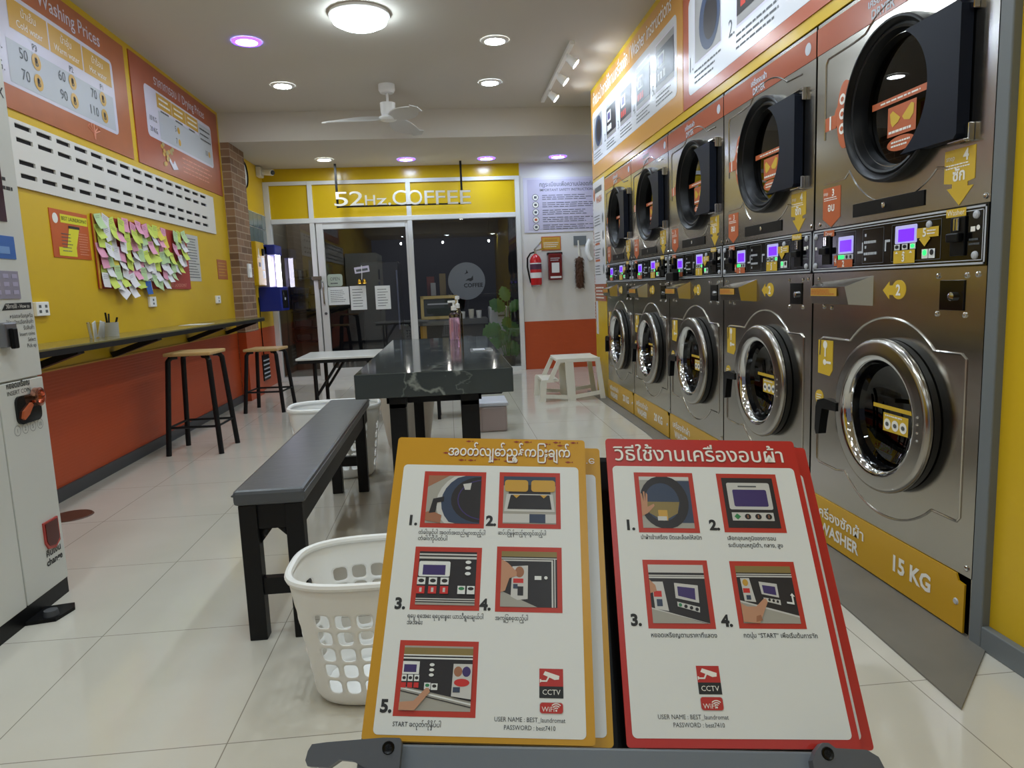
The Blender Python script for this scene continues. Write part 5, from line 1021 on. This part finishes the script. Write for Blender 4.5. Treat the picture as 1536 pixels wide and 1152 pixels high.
# leafy plant
r = thing('leafy_plant', 'green broad leaved plant standing behind the window', 'plant', (0.80, 9.85, 0))
LEAF = mat('plant_leaf', (74, 128, 52), 0.4, var=(12, 0.25)); rn = random.Random(2)
b = MB(); b.lathe((0.80, 9.85, 0), (0, 0, 1), [(0, 0), (0.09, 0), (0.11, 0.16), (0.10, 0.16)], BLACK, 20); b.build('pot', r)
for k, (dx, dz, a, L_, tw) in enumerate(((0.02, 0.92, 1.9, 0.22, 0.3), (-0.02, 0.80, 2.6, 0.25, -0.4), (0.06, 0.78, 0.9, 0.2, 0.5), (-0.10, 0.58, 3.6, 0.28, 0.2), (-0.04, 0.50, 4.2, 0.27, -0.2), (0.04, 0.62, 5.2, 0.24, 0.6), (-0.12, 0.40, 3.9, 0.25, 0.4), (0.05, 0.36, 5.0, 0.24, -0.5), (0.0, 0.7, 4.7, 0.2, 0.1))):
    base = Vector((0.80 + dx * 0.3, 9.85, 0.12)); tip = Vector((0.80 + dx, 9.83 + 0.03 * math.sin(k * 2), dz)); b = MB(); b.tube([base, base.lerp(tip, 0.5) + Vector((dx * 0.1, 0, 0.03)), tip], 0.006, LEAF, 6); b.build('stem', r)
    b = MB(); U = Vector((math.cos(a), 0.25 * tw, math.sin(a))).normalized(); S_ = U.cross(Vector((0, -1, 0.2 * tw))).normalized(); up_ = S_.cross(U)
    out = []; n = 10
    for i in range(n + 1):
        t = i / n; wv = L_ * 0.42 * math.sin(math.pi * min(1, t * 0.92 + 0.08)) ** 0.7 * (1 - 0.25 * (i % 2) * (0 < i < n)); out.append((t, wv))
    L3 = [tip + U * (t * L_) + S_ * wv - up_ * (0.25 * wv + 0.3 * t * t * L_ * 0.3) for t, wv in out]; R3 = [tip + U * (t * L_) - S_ * wv - up_ * (0.25 * wv + 0.3 * t * t * L_ * 0.3) for t, wv in out]; M3 = [tip + U * (t * L_) - up_ * (0.09 * t * t * L_) for t, wv in out]
    b.faces(L3 + M3 + R3, [[i, i + 1, n + 2 + i, n + 1 + i] for i in range(n)] + [[n + 1 + i, n + 2 + i, 2 * n + 3 + i, 2 * n + 2 + i] for i in range(n)], LEAF); b.build('leaf', r)

# ------------------------------------------------------------------ ceiling: lamps, fan, track
def make_downlight(violet, cool):
    r = thing('ceiling_downlight', 'x', 'ceiling light')
    b = MB(); b.lathe((0, 0, 0), (0, 0, -1), [(0.108, 0.0), (0.104, 0.008), (0.078, 0.012), (0.075, 0.006)], LAMPV if violet else WPLAST, 32); b.build('trim_ring', r)
    b = MB(); b.lathe((0, 0, 0), (0, 0, -1), [(0.076, 0.007), (0.05, 0.011), (0.0, 0.013)], LAMPC if cool else LAMPW, 32); b.build('lamp_disc', r)
    return r
dl = {}
def down(x, y, z, violet, label, cool=True):
    k = (violet, cool)
    if k not in dl: o = make_downlight(violet, cool); dl[k] = o
    else: o = copy_tree(dl[k])
    o.location = (x, y, z - 0.001); o['label'] = label; o['group'] = 'round downlights'
down(-1.384, 5.67, ZC, True, 'violet ringed ceiling downlight above the bar shelf')
down(-1.38, 6.81, ZC, False, 'plain ceiling downlight beyond the violet ringed one, above the bar shelf', False)
down(0.457, 5.70, ZC, False, 'nearer plain ceiling downlight between fan and track light', False)
down(0.487, 6.81, ZC, False, 'farther plain ceiling downlight between fan and track light')
down(-1.374, 8.81, ZL, False, 'plain downlight of the low ceiling row, above the first sign letter', False)
down(-0.418, 8.93, ZL, True, 'violet ringed downlight of the low ceiling above the middle of the shop sign')
down(0.56, 9.0, ZL, True, 'violet ringed downlight of the low ceiling past the end of the shop sign')
down(1.45, 9.0, ZL, True, 'violet ringed downlight of the low ceiling in front of the safety board')
for x in (-1.2, 0.06, 1.38): down(x, -2.2, ZL, False, 'plain downlight of the low ceiling by the shop entrance')
for y in (4.5, 3.3, 2.1, 0.9, -0.6):  # out-of-view downlights added to light the near room, continuing the visible rows
    for x in (-1.38, 0.46):
        down(x, y, ZC, False, 'added plain ceiling downlight, out of view above the near part of the room', False)
down(0.45, 9.85, 2.64, False, 'added plain downlight in the coffee shop ceiling over the plant', False)  # added lamp, hidden by the transom, brightens the cabinet and plant
down(-1.95, 10.1, 2.64, False, 'added plain downlight in the coffee shop ceiling over the dark shelves', False)  # added lamp that lifts the shelves behind the side window
def dome(x, y, label):
    r = thing('dome_lamp', label, 'ceiling light', (x, y, ZC), 'round dome ceiling lamps')
    b = MB(); b.lathe((x, y, ZC), (0, 0, -1), [(0.20, 0.0), (0.205, 0.02), (0.19, 0.03)], WPLAST, 40); b.build('base_ring', r)
    b = MB(); b.lathe((x, y, ZC), (0, 0, -1), [(0.19, 0.028), (0.18, 0.06), (0.13, 0.085), (0.06, 0.097), (0.0, 0.1)], LAMPD, 40); b.build('diffuser', r)
dome(-0.5, 5.15, 'large bright round dome lamp on the ceiling')
dome(-0.45, 1.6, 'added round dome lamp on the ceiling, out of view above the sign stand')  # unseen dome added to light the foreground
r = thing('ceiling_fan', 'white three bladed ceiling fan', 'fan', (-0.46, 6.84, ZC))
c = (-0.46, 6.84, 0)
b = MB(); b.lathe((c[0], c[1], ZC), (0, 0, -1), [(0.075, 0.0), (0.075, 0.05), (0.06, 0.075), (0.02, 0.08)], WPLAST, 28); b.build('canopy', r)
b = MB(); b.cyl((c[0], c[1], ZC - 0.08), (c[0], c[1], 2.82), 0.012, WPLAST); b.build('down_rod', r)
b = MB(); b.lathe((c[0], c[1], 2.83), (0, 0, -1), [(0.012, 0.0), (0.07, 0.012), (0.068, 0.08), (0.06, 0.125), (0.085, 0.135), (0.085, 0.15), (0.07, 0.165), (0.0, 0.17)], WPLAST, 28); b.build('motor_housing', r)
FB = mat('fan_blade', (205, 203, 198), 0.4)
for ang in (183, -62, 62):
    a = math.radians(ang); U = Vector((math.cos(a), math.sin(a), 0)); S_ = Vector((-math.sin(a), math.cos(a), 0)); b = MB(); n = 12; T, Bm = [], []
    for i in range(n + 1):
        t = i / n; rad = 0.06 + 0.54 * t; wv = 0.035 + 0.05 * math.sin(math.pi * min(1, t * 1.15)) ** 0.8 if t < 0.9 else 0.06 * math.sqrt(max(0, 1 - ((t - 0.9) / 0.1) ** 2)) + 0.004
        z = 2.685 - 0.035 * t; tw = -0.5 * (1 - 0.45 * t); off = 0.03 * math.sin(math.pi * t)
        m_ = Vector((c[0], c[1], z)) + U * rad + S_ * off
        d = S_ * math.cos(tw) + Vector((0, 0, 1)) * math.sin(tw)
        T += [m_ + d * wv + Vector((0, 0, 0.004)), m_ - d * wv + Vector((0, 0, 0.004))]; Bm += [m_ + d * wv - Vector((0, 0, 0.004)), m_ - d * wv - Vector((0, 0, 0.004))]
    k = len(T)
    b.faces(T + Bm, [[2 * i, 2 * i + 1, 2 * i + 3, 2 * i + 2] for i in range(n)] + [[k + 2 * i, k + 2 * i + 2, k + 2 * i + 3, k + 2 * i + 1] for i in range(n)] + [[2 * i, 2 * i + 2, k + 2 * i + 2, k + 2 * i] for i in range(n)] + [[2 * i + 1, k + 2 * i + 1, k + 2 * i + 3, 2 * i + 3] for i in range(n)] + [[k - 2, k - 1, 2 * k - 1, 2 * k - 2]], FB); b.build('blade', r)
def track(y0, y1, x, ys_, label):
    r = thing('track_light', label, 'ceiling light', (x, (y0 + y1) / 2, ZC), 'ceiling track lights')
    b = MB(); b.box(x - 0.018, y0, ZC - 0.03, x + 0.018, y1, ZC, WPLAST, 0.003); b.build('track_rail', r)
    for y in ys_:
        hd = Vector((x + 0.02, y, ZC - 0.07)); d = Vector((0.72, -0.15, -0.62)).normalized()
        b = MB(); b.cyl((x, y, ZC - 0.03), (x + 0.01, y, ZC - 0.07), 0.008, WPLAST, n=8); b.lathe(hd - d * 0.02, d, [(0.0, 0.0), (0.028, 0.002), (0.036, 0.05), (0.042, 0.085), (0.038, 0.085), (0.034, 0.06)], WPLAST, 20); h_ = b.build('spot_head', r)
        b = MB(); b.lathe(hd - d * 0.02, d, [(0.036, 0.068), (0.0, 0.074)], LAMPS, 20); b.build('spot_lamp', h_)
track(5.72, 7.45, 1.06, (5.95, 6.45, 7.0), 'white ceiling track light with three spots aimed at the posters')
track(2.4, 4.2, 1.06, (2.7, 3.3, 3.9), 'added white ceiling track light, out of view above the near machines')  # unseen track added for light on the near machines

# ------------------------------------------------------------------ floor drain
r = thing('floor_drain', 'round brown drain cover in the floor beside the vending machine', 'drain', (-2.0, 3.8, 0))
b = MB(); b.lathe((-2.03, 3.79, 0), (0, 0, 1), [(0.105, 0.0), (0.10, 0.005), (0.0, 0.006)], mat('drain_brown', (88, 52, 36), 0.5), 32); b.build('cover', r)

# ------------------------------------------------------------------ sign stand and boards in front
def basis(BL, BR, TL):
    BL, BR, TL = Vector(BL), Vector(BR), Vector(TL); U = (BR - BL).normalized(); V = (TL - BL); V = (V - U * V.dot(U)).normalized(); return F(BL, U, V)
FY = basis((-0.1095, 0.6670, 0.6562), (0.1238, 0.6409, 0.6440), (-0.0707, 0.8886, 0.9178))
FR = basis((0.1543, 0.6360, 0.6425), (0.3880, 0.6179, 0.6293), (0.1857, 0.8493, 0.9088))
BW, BH = 0.235, 0.345
DK = mat('print_dark', (34, 30, 34), 0.4); PG = mat('print_steel', (168, 166, 158), 0.4); PV = mat('print_violet', (62, 46, 110), 0.4); PB = mat('print_blue', (52, 66, 92), 0.4); POL = mat('print_olive', (140, 122, 70), 0.4); PRED = mat('print_scarlet', (206, 44, 40), 0.4); PGL = mat('print_pale', (206, 206, 204), 0.4); PSK2 = mat('printed_skin_shadow', (162, 108, 78), 0.5); PGR = mat('print_green', (46, 132, 84), 0.4)
def board_base(name, fr, m, w, h, white, label, du=0.0, dh=0.0):
    r = thing(name, label, 'sign board', fr.p(w / 2, 0, 0)); g = F(fr.p(du, 0, dh), fr.U, fr.V)
    b = MB(); b.prism(g, MB.rr(0, 0, w, h, 0.004), -0.002, 0.0, m); b.build('board', r)
    b = MB(); b.rrect(g, *white, 0.005, WHITE, 0.0003); return r, g, b
def photo(b, g, p, fn):
    (u0, v1), (u1, v0) = p; b.rect(g, u0, v0, u1, v1, PICR, 0.0005); i = 0.0055
    a0, b0, a1, b1 = u0 + i, v0 + i, u1 - i, v1 - i; w_, h_ = a1 - a0, b1 - b0
    X = lambda x: a0 + w_ * x
    Y = lambda y: b0 + h_ * y
    k = [0.0007]
    def R(x0, y0, x1, y1, m): b.rect(g, X(x0), Y(y0), X(x1), Y(y1), m, k[0]); k[0] += 0.00006
    def P(pts, m): b.poly(g, [(X(x), Y(y)) for x, y in pts], m, k[0]); k[0] += 0.00006
    def D(x, y, rx, ry, m, a=0, e=360): 
        pts = [(min(1, max(0, px)), min(1, max(0, py))) for px, py in MB.circ(x, y, rx, ry, 28)]; P(pts, m)
    fn(R, P, D)
# --- mustard board (steps for the washer)
r, g, b = board_base('instruction_board', FY, MUST, BW, 0.345, (0.011, 0.0055, 0.226, 0.307), 'mustard instruction board with five pictures, front one of the left pair')
def y1(R, P, D): R(0, 0, 1, 1, PG); P([(0, 0.75), (0.4, 1), (0, 1)], PSK2); D(1.0, 0.42, 0.82, 0.72, PGL); D(1.03, 0.44, 0.76, 0.66, PB); D(1.0, 0.5, 0.55, 0.48, DK); D(1.05, 0.5, 0.48, 0.42, PV); D(1.05, 0.5, 0.46, 0.40, DK); P([(0.66, 0.82), (0.82, 0.85), (0.8, 0.7), (0.7, 0.7)], PGL); P([(0, 0.05), (0.28, 0.0), (0.3, 0.16), (0.1, 0.25), (0, 0.22)], PSK2); P([(0.06, 0.2), (0.12, 0.5), (0.32, 0.55), (0.32, 0.45), (0.2, 0.42), (0.18, 0.22)], DK)
def y2(R, P, D): R(0, 0, 1, 1, PG); R(0, 0.8, 1, 1, PB); R(0.1, 0.62, 0.9, 0.82, DK); P([(0.02, 0.25), (0.98, 0.25), (0.94, 0.62), (0.06, 0.62)], PGL); P([(0.08, 0.3), (0.92, 0.3), (0.88, 0.6), (0.14, 0.6)], DK); R(0, 0.02, 1, 0.2, PGL); R(0.5, 0.02, 0.8, 0.2, PB); P(MB.rr(0.02, 0.67, 0.47, 0.92, 0.06), GOLD); P(MB.rr(0.53, 0.67, 0.99, 0.92, 0.06), GOLD); P([(0.18, 0.6), (0.32, 0.6), (0.25, 0.53)], GOLD); P([(0.7, 0.6), (0.84, 0.6), (0.77, 0.53)], GOLD)
def y3(R, P, D):
    R(0, 0, 1, 1, DK); R(0, 0.93, 1, 0.96, PGL); R(0, 0.86, 1, 0.9, PGL); R(0, 0.1, 1, 0.12, PGL); R(0, 0.06, 1, 0.08, PGL); R(0, 0, 1, 0.04, PG); P(MB.rr(0.01, 0.52, 0.55, 0.81, 0.03), WHITE); R(0.08, 0.55, 0.47, 0.74, PV)
    for i in range(3): R(0.0 + 0.2 * i, 0.37, 0.14 + 0.2 * i, 0.5, WHITE); D(0.07 + 0.2 * i, 0.44, 0.05, 0.035, DK); R(0.0 + 0.2 * i, 0.2, 0.14 + 0.2 * i, 0.34, PRED); R(0.05 + 0.2 * i, 0.23, 0.09 + 0.2 * i, 0.31, PGL); D(0.86, 0.8 - 0.11 * i, 0.05, 0.032, WHITE)
    R(0.7, 0.2, 0.83, 0.35, WHITE); R(0.86, 0.2, 0.99, 0.35, WHITE); D(0.765, 0.3, 0.05, 0.03, PGR); D(0.925, 0.3, 0.05, 0.03, DK)
def y4(R, P, D): R(0, 0, 1, 1, DK); R(0, 0.9, 1, 1, POL); R(0, 0.86, 1, 0.88, PGL); R(0, 0.82, 0.93, 0.845, PGL); R(0.9, 0.0, 0.93, 0.84, PGL); R(0.95, 0.0, 0.97, 0.88, PGL); P([(0, 0), (0, 0.28), (0.65, 0.0)], PG); P([(0.18, 0.18), (0.2, 0.72), (0.48, 0.74), (0.48, 0.14), (0.3, 0.12)], PGL); D(0.33, 0.62, 0.08, 0.1, PSK2); R(0.22, 0.42, 0.4, 0.5, PRED); R(0.22, 0.32, 0.3, 0.4, PB); R(0.3, 0.2, 0.4, 0.36, DK); P([(0, 0.25), (0.0, 0.85), (0.12, 0.78), (0.28, 0.62), (0.28, 0.55), (0.15, 0.5), (0.08, 0.28)], SKIN); R(0.6, 0.48, 0.72, 0.55, WHITE); D(0.8, 0.52, 0.03, 0.03, WHITE)
def y5(R, P, D):
    R(0, 0, 1, 1, PG); R(0, 0.86, 1, 0.97, POL); P([(0, 0.37), (0, 0.86), (1, 0.84), (1, 0.15)], DK); R(0, 0.84, 1, 0.86, WHITE); R(0, 0.79, 1, 0.815, WHITE); P([(0, 0.35), (1, 0.12), (1, 0.095), (0, 0.325)], WHITE); P([(0, 0.30), (1, 0.07), (1, 0.055), (0, 0.285)], DK); R(0.0, 0.55, 0.24, 0.75, WHITE); R(0.02, 0.58, 0.2, 0.7, PV)
    for i in range(3): R(0.0 + 0.09 * i, 0.44, 0.07 + 0.09 * i, 0.54, WHITE); D(0.035 + 0.09 * i, 0.49, 0.025, 0.025, DK); R(0.0 + 0.09 * i, 0.34, 0.07 + 0.09 * i, 0.42, PRED); D(0.42, 0.7 - 0.08 * i, 0.035, 0.025, WHITE)
    R(0.33, 0.32, 0.42, 0.42, WHITE); R(0.43, 0.31, 0.52, 0.41, WHITE); D(0.375, 0.38, 0.03, 0.025, PGR); D(0.475, 0.37, 0.03, 0.025, DK); P([(0.72, 0.22), (0.73, 0.72), (1, 0.72), (1, 0.18)], PGL); D(0.8, 0.6, 0.06, 0.08, PSK2); D(0.92, 0.6, 0.06, 0.08, PV); D(0.86, 0.43, 0.11, 0.06, PRED); R(0.74, 0.28, 0.84, 0.36, PB); P([(0, 0.0), (0.22, 0.0), (0.42, 0.28), (0.4, 0.34), (0.36, 0.34), (0.2, 0.14), (0.0, 0.12)], SKIN)
for p, fn in ((((0.0377, 0.298), (0.1132, 0.2255)), y1), (((0.1296, 0.2985), (0.2035, 0.2266)), y2), (((0.0356, 0.202), (0.1124, 0.1302)), y3), (((0.1297, 0.204), (0.204, 0.1298)), y4), (((0.0292, 0.0976), (0.1137, 0.0229)), y5)): photo(b, g, p, fn)
h = 0.0006
for t, u, v in (('1.', 0.0225, 0.2285), ('2.', 0.1155, 0.2295), ('3.', 0.0185, 0.131), ('4.', 0.113, 0.1315), ('5.', 0.0155, 0.0265)): b.text(t, g, u, v, 0.0168, INK, h, bold=0.045, res=4)
for t, u, v, w_ in (('တံခါးဖွင့်ပါ အဝတ်အထည်များထည့်ပါ', 0.037, 0.2175, 0.078), ('တံခါးကိုပိတ်ပါ', 0.037, 0.210, 0.034), ('ဆပ်ပြာမှုန့်ထည့်ရာတွင်ထည့်ပါ', 0.130, 0.2185, 0.056), ('ရေပူ ရေအေး ရေပွေးနွေး ယာသီရွေးချယ်ပါ', 0.034, 0.1215, 0.083), ('အအေး', 0.034, 0.1145, 0.017), ('အကြွေစေ့ထည့်ပါ', 0.130, 0.121, 0.036), ('START ခလုတ်ကိုနှိပ်ပါ', 0.030, 0.0135, 0.049)): b.text(t, g, u, v, 0.0062, INK, h, bold=0.008, w=w_, res=2)
RS = mat('header_shadow', (150, 52, 30), 0.4)
for du, dv, m, hh in ((0.0007, -0.0007, RS, 0.0004), (0, 0, WINK, 0.0008)): b.text('အဝတ်လျှော်ညွှန်ကြားချက်', g, 0.064 + du, 0.3205 + dv, 0.0185, m, hh, w=0.152, bold=0.018, res=4)
rn = random.Random(4)
for k in range(16):
    u, v = rn.uniform(0.045, 0.232), rn.uniform(0.311, 0.343)
    if 0.062 < u < 0.22 and 0.316 < v < 0.338 and k % 2: v = 0.341
    b.poly(g, [(u, v), (u + 0.004, v + 0.0014), (u + 0.008, v), (u + 0.010, v + 0.0012), (u + 0.010, v - 0.0012), (u + 0.008, v), (u + 0.004, v - 0.0014)], RS, 0.0003)
def cctv(b, g, u0, u1, v0, vm, v1, w0, w1):
    b.rect(g, u0, vm, u1, v1, REDS, h); b.rect(g, u0, v0, u1, vm, INK, h); b.text('CCTV', g, (u0 + u1) / 2, v0 + 0.0032, 0.0072, WINK, h + 0.0003, 'CENTER', res=2)
    cu, cv = u0 + 0.004, v1 - 0.006
    b.poly(g, [(cu, cv), (cu + 0.002, cv + 0.0035), (cu + 0.017, cv - 0.001), (cu + 0.0165, cv - 0.0045), (cu + 0.012, cv - 0.005)], WINK, h + 0.0003); b.poly(g, [(cu - 0.0035, cv - 0.008), (cu - 0.0035, cv - 0.0045), (cu - 0.002, cv - 0.0045), (cu - 0.002, cv - 0.0055), (cu + 0.003, cv - 0.0055), (cu + 0.005, cv - 0.002), (cu + 0.0065, cv - 0.0025), (cu + 0.004, cv - 0.007), (cu - 0.002, cv - 0.007)], WINK, h + 0.0003)
    b.rrect(g, u0, w0, u1, w1, 0.003, PGL, h); b.rrect(g, u0 + 0.0006, w0 + 0.0006, u1 - 0.0006, w1 - 0.0006, 0.0027, REDS, h + 0.0002); b.text('WiFi', g, u0 + 0.0025, w0 + 0.0022, 0.0068, WINK, h + 0.0004, res=2)
    for k in range(3): b.annulus(g, u1 - 0.0075, w0 + 0.0035, 0.0018 + 0.002 * k, 0.0028 + 0.002 * k, WINK, h + 0.0004, 10, 45, 135)
    b.disc(g, u1 - 0.0075, w0 + 0.0033, 0.001, WINK, h + 0.0004, n=10)
cctv(b, g, 0.1787, 0.2036, 0.0432, 0.0545, 0.0718, 0.0281, 0.0394)
b.text('USER NAME : BEST_laundromat', g, 0.169, 0.0203, 0.0062, INK, h, 'CENTER', w=0.072, res=2); b.text('PASSWORD : best7410', g, 0.169, 0.0128, 0.0062, INK, h, 'CENTER', w=0.052, res=2)
b.build('printed_sheet', r)
# --- red board (steps for the dryer)
r, g, b = board_base('instruction_board', FR, REDS, BW, 0.343, (0.0062, 0.0085, 0.228, 0.306), 'red instruction board with four pictures, front one of the right pair')
def r1(R, P, D): R(0, 0, 1, 1, PG); R(0.5, 0.1, 1, 0.92, PB); R(0, 0.93, 1, 1, PGL); D(0.46, 0.5, 0.48, 0.52, DK); D(0.42, 0.5, 0.34, 0.37, PB); P([(0.08, 0.5), (0.76, 0.5), (0.7, 0.28), (0.42, 0.13), (0.15, 0.28)], POL); R(0.32, 0.14, 0.5, 0.34, GOLD); R(0.3, 0.14, 0.48, 0.22, PGL); P([(0, 0.22), (0.12, 0.28), (0.26, 0.42), (0.25, 0.46), (0.12, 0.4), (0.14, 0.64), (0.11, 0.68), (0.09, 0.5), (0.085, 0.7), (0.055, 0.7), (0.055, 0.5), (0.03, 0.66), (0.0, 0.66)], SKIN)
def r2(R, P, D):
    R(0, 0, 1, 1, DK); P(MB.rr(0.08, 0.36, 0.92, 0.9, 0.04), PGL); P(MB.rr(0.18, 0.42, 0.84, 0.76, 0.03), PV); R(0.3, 0.81, 0.66, 0.84, INK2); R(0.1, 0.14, 0.9, 0.3, PGL); P([(0.14, 0.22), (0.2, 0.28), (0.27, 0.22), (0.2, 0.16)], PGR)
    for i in range(3): D(0.4 + 0.2 * i, 0.22, 0.06, 0.055, DK); R(0.39 + 0.2 * i, 0.19, 0.41 + 0.2 * i, 0.25, PSK2)
def r3(R, P, D):
    R(0, 0, 1, 1, DK); R(0, 0.86, 1, 1, PGL); R(0, 0.80, 1, 0.82, PGL); R(0, 0.76, 1, 0.79, PGL); P([(0, 0), (0, 0.24), (0.95, 0.0)], PG); P([(0, 0.26), (0, 0.235), (0.98, -0.0), (1, 0.0)], PGL); P([(0.06, 0.24), (0.04, 0.7), (0.24, 0.7), (0.3, 0.2)], PGL); R(0.06, 0.44, 0.2, 0.54, PRED); R(0.1, 0.28, 0.2, 0.4, PB); P([(0, 0.5), (0, 0.74), (0.1, 0.64), (0.12, 0.54)], SKIN); P([(0.44, 0.42), (0.44, 0.68), (0.86, 0.64), (0.85, 0.34)], PGL); P([(0.49, 0.46), (0.49, 0.62), (0.8, 0.59), (0.79, 0.39)], PV); P([(0.46, 0.36), (0.46, 0.28), (0.84, 0.18), (0.85, 0.27)], PGL)
    for i in range(4): D(0.51 + 0.095 * i, 0.305 - 0.024 * i, 0.03, 0.03, PGR if i == 0 else DK)
def r4(R, P, D):
    R(0, 0, 1, 1, DK); R(0, 0.88, 1, 1, POL); R(0, 0.84, 1, 0.86, PGL); R(0, 0.8, 1, 0.825, PGL); P([(0, 0), (0, 0.36), (1, 0.1), (1, 0)], PG); P([(0, 0.39), (0, 0.36), (1, 0.1), (1, 0.13)], PGL); P([(0.08, 0.38), (0.06, 0.78), (0.22, 0.78), (0.28, 0.36)], PGL); R(0.08, 0.52, 0.2, 0.6, PRED); D(0.14, 0.7, 0.05, 0.06, GOLD); R(0.12, 0.4, 0.2, 0.48, PB); P([(0.4, 0.5), (0.38, 0.72), (0.7, 0.68), (0.7, 0.44)], PGL); P([(0.44, 0.52), (0.43, 0.66), (0.66, 0.63), (0.66, 0.48)], PV); P([(0.42, 0.44), (0.42, 0.38), (0.71, 0.31), (0.71, 0.4)], PGL)
    for i in range(3): D(0.52 + 0.07 * i, 0.4 - 0.015 * i, 0.022, 0.025, DK)
    P([(0.82, 0.34), (0.95, 0.32), (0.95, 0.46), (0.98, 0.46), (0.94, 0.52), (0.9, 0.48), (0.92, 0.47), (0.92, 0.36), (0.82, 0.37)], WHITE); P([(0, 0.02), (0.28, 0.0), (0.36, 0.14), (0.48, 0.36), (0.46, 0.42), (0.42, 0.42), (0.26, 0.28), (0.1, 0.28), (0, 0.34)], SKIN); P([(0.22, 0.02), (0.34, 0.05), (0.32, 0.14), (0.24, 0.12)], PSK2)
for p, fn in ((((0.0315, 0.2977), (0.1026, 0.2223)), r1), (((0.1314, 0.2974), (0.204, 0.2236)), r2), (((0.0323, 0.1902), (0.1056, 0.1149)), r3), (((0.131, 0.1897), (0.2045, 0.1158)), r4)): photo(b, g, p, fn)
for t, u, v in (('1.', 0.0155, 0.2255), ('2.', 0.1145, 0.2265), ('3.', 0.0135, 0.118), ('4.', 0.1125, 0.118)): b.text(t, g, u, v, 0.0168, INK, h, bold=0.045, res=4)
for t, u, v, w_ in (('นำผ้าเข้าเครื่อง ปิดและล็อคให้สนิท', 0.033, 0.2145, 0.070), ('เลือกอุณหภูมิของการอบ', 0.133, 0.2145, 0.056), ('ระดับอุณหภูมิต่ำ, กลาง, สูง', 0.133, 0.2062, 0.063), ('หยอดเหรียญตามราคาที่แสดง', 0.034, 0.106, 0.071), ('กดปุ่ม “START” เพื่อเริ่มต้นการซัก', 0.134, 0.1065, 0.080)): b.text(t, g, u, v, 0.0066, INK, h, bold=0.012, w=w_, res=2)
for du, dv, m, hh in ((0.0008, -0.0008, RS, 0.0004), (0, 0, WINK, 0.0008)): b.text('วิธีใช้งานเครื่องอบผ้า', g, 0.0095 + du, 0.3135 + dv, 0.0262, m, hh, w=0.209, bold=0.008, res=4)
cctv(b, g, 0.0785, 0.1025, 0.0497, 0.0611, 0.0774, 0.034, 0.0476)
b.text('USER NAME : BEST_laundromat', g, 0.0695, 0.0262, 0.0062, INK, h, 'CENTER', w=0.072, res=2); b.text('PASSWORD : best7410', g, 0.0745, 0.0188, 0.0062, INK, h, 'CENTER', w=0.052, res=2)
b.build('printed_sheet', r)
# --- rear boards
r, g, b = board_base('instruction_board', FY, MUST, BW, 0.340, (0.011, 0.009, 0.2285, 0.303), 'mustard instruction board standing behind the front mustard one', 0.0195, -0.012); b.text('..ေ', g, 0.214, 0.318, 0.014, WINK, 0.0006); b.build('printed_sheet', r)
r, g, b = board_base('instruction_board', FR, REDS, BW, 0.340, (0.006, 0.009, 0.2245, 0.303), 'red instruction board standing behind the front red one', 0.0185, -0.012); b.build('printed_sheet', r)
# --- the stand that carries them
SLATE = mat('stand_slate', (112, 120, 130), 0.36); BRK = mat('stand_bracket', (84, 88, 96), 0.42)
ctr = FY.p(0.255, 0, 0)
r = thing('sign_stand', 'slate grey sign stand holding the instruction boards', 'stand', (ctr.x, ctr.y + 0.05, 0))
FS = F(FY.p(0, 0, 0), FR.p(BW, 0, 0) - FY.p(0, 0, 0), FY.V)
b = MB(); b.fbox(FS, -0.005, 0.0, 0.505, 0.335, -0.036, -0.028, BLACK); b.build('back_plate', r)
b = MB(); b.fbox(FS, 0.0, -0.045, 0.50, -0.0035, -0.04, 0.006, SLATE, 0.002); b.build('tray', r)
b = MB(); b.prism(FS, [(-0.047, -0.012), (-0.044, -0.006), (-0.03, -0.004), (0.025, 0.001), (0.041, 0.001), (0.0435, -0.004), (0.0435, -0.040), (0.02, -0.04), (0.012, -0.026), (-0.002, -0.020), (-0.015, -0.019), (-0.025, -0.026), (-0.045, -0.025), (-0.048, -0.020)], 0.004, 0.018, BRK); b.lathe(FS.p(0.031, -0.008, 0.018), FS.N, [(0.0062, 0.0), (0.0055, 0.0012), (0.0035, -0.0), (0.0, -0.0)], BLACK, 14); b.build('end_bracket', r)
b = MB(); b.prism(FS, [(0.443, -0.045), (0.443, -0.012), (0.448, -0.004), (0.456, 0.0035), (0.462, 0.0035), (0.468, -0.001), (0.498, -0.002), (0.508, -0.008), (0.512, -0.02), (0.508, -0.045)], 0.004, 0.018, BRK); b.lathe(FS.p(0.459, -0.006, 0.018), FS.N, [(0.0062, 0.0), (0.0055, 0.0012), (0.0035, -0.0), (0, 0)], BLACK, 14); b.build('end_bracket', r)
b = MB(); pz = FS.p(0.25, -0.03, -0.02); b.cyl((pz.x, pz.y, 0.02), (pz.x, pz.y, pz.z), 0.018, SLATE); b.build('post', r)
b = MB(); b.lathe((pz.x, pz.y, 0), (0, 0, 1), [(0.0, 0.0), (0.17, 0.0), (0.17, 0.015), (0.03, 0.03), (0.0, 0.03)], SLATE, 32); b.build('base', r)
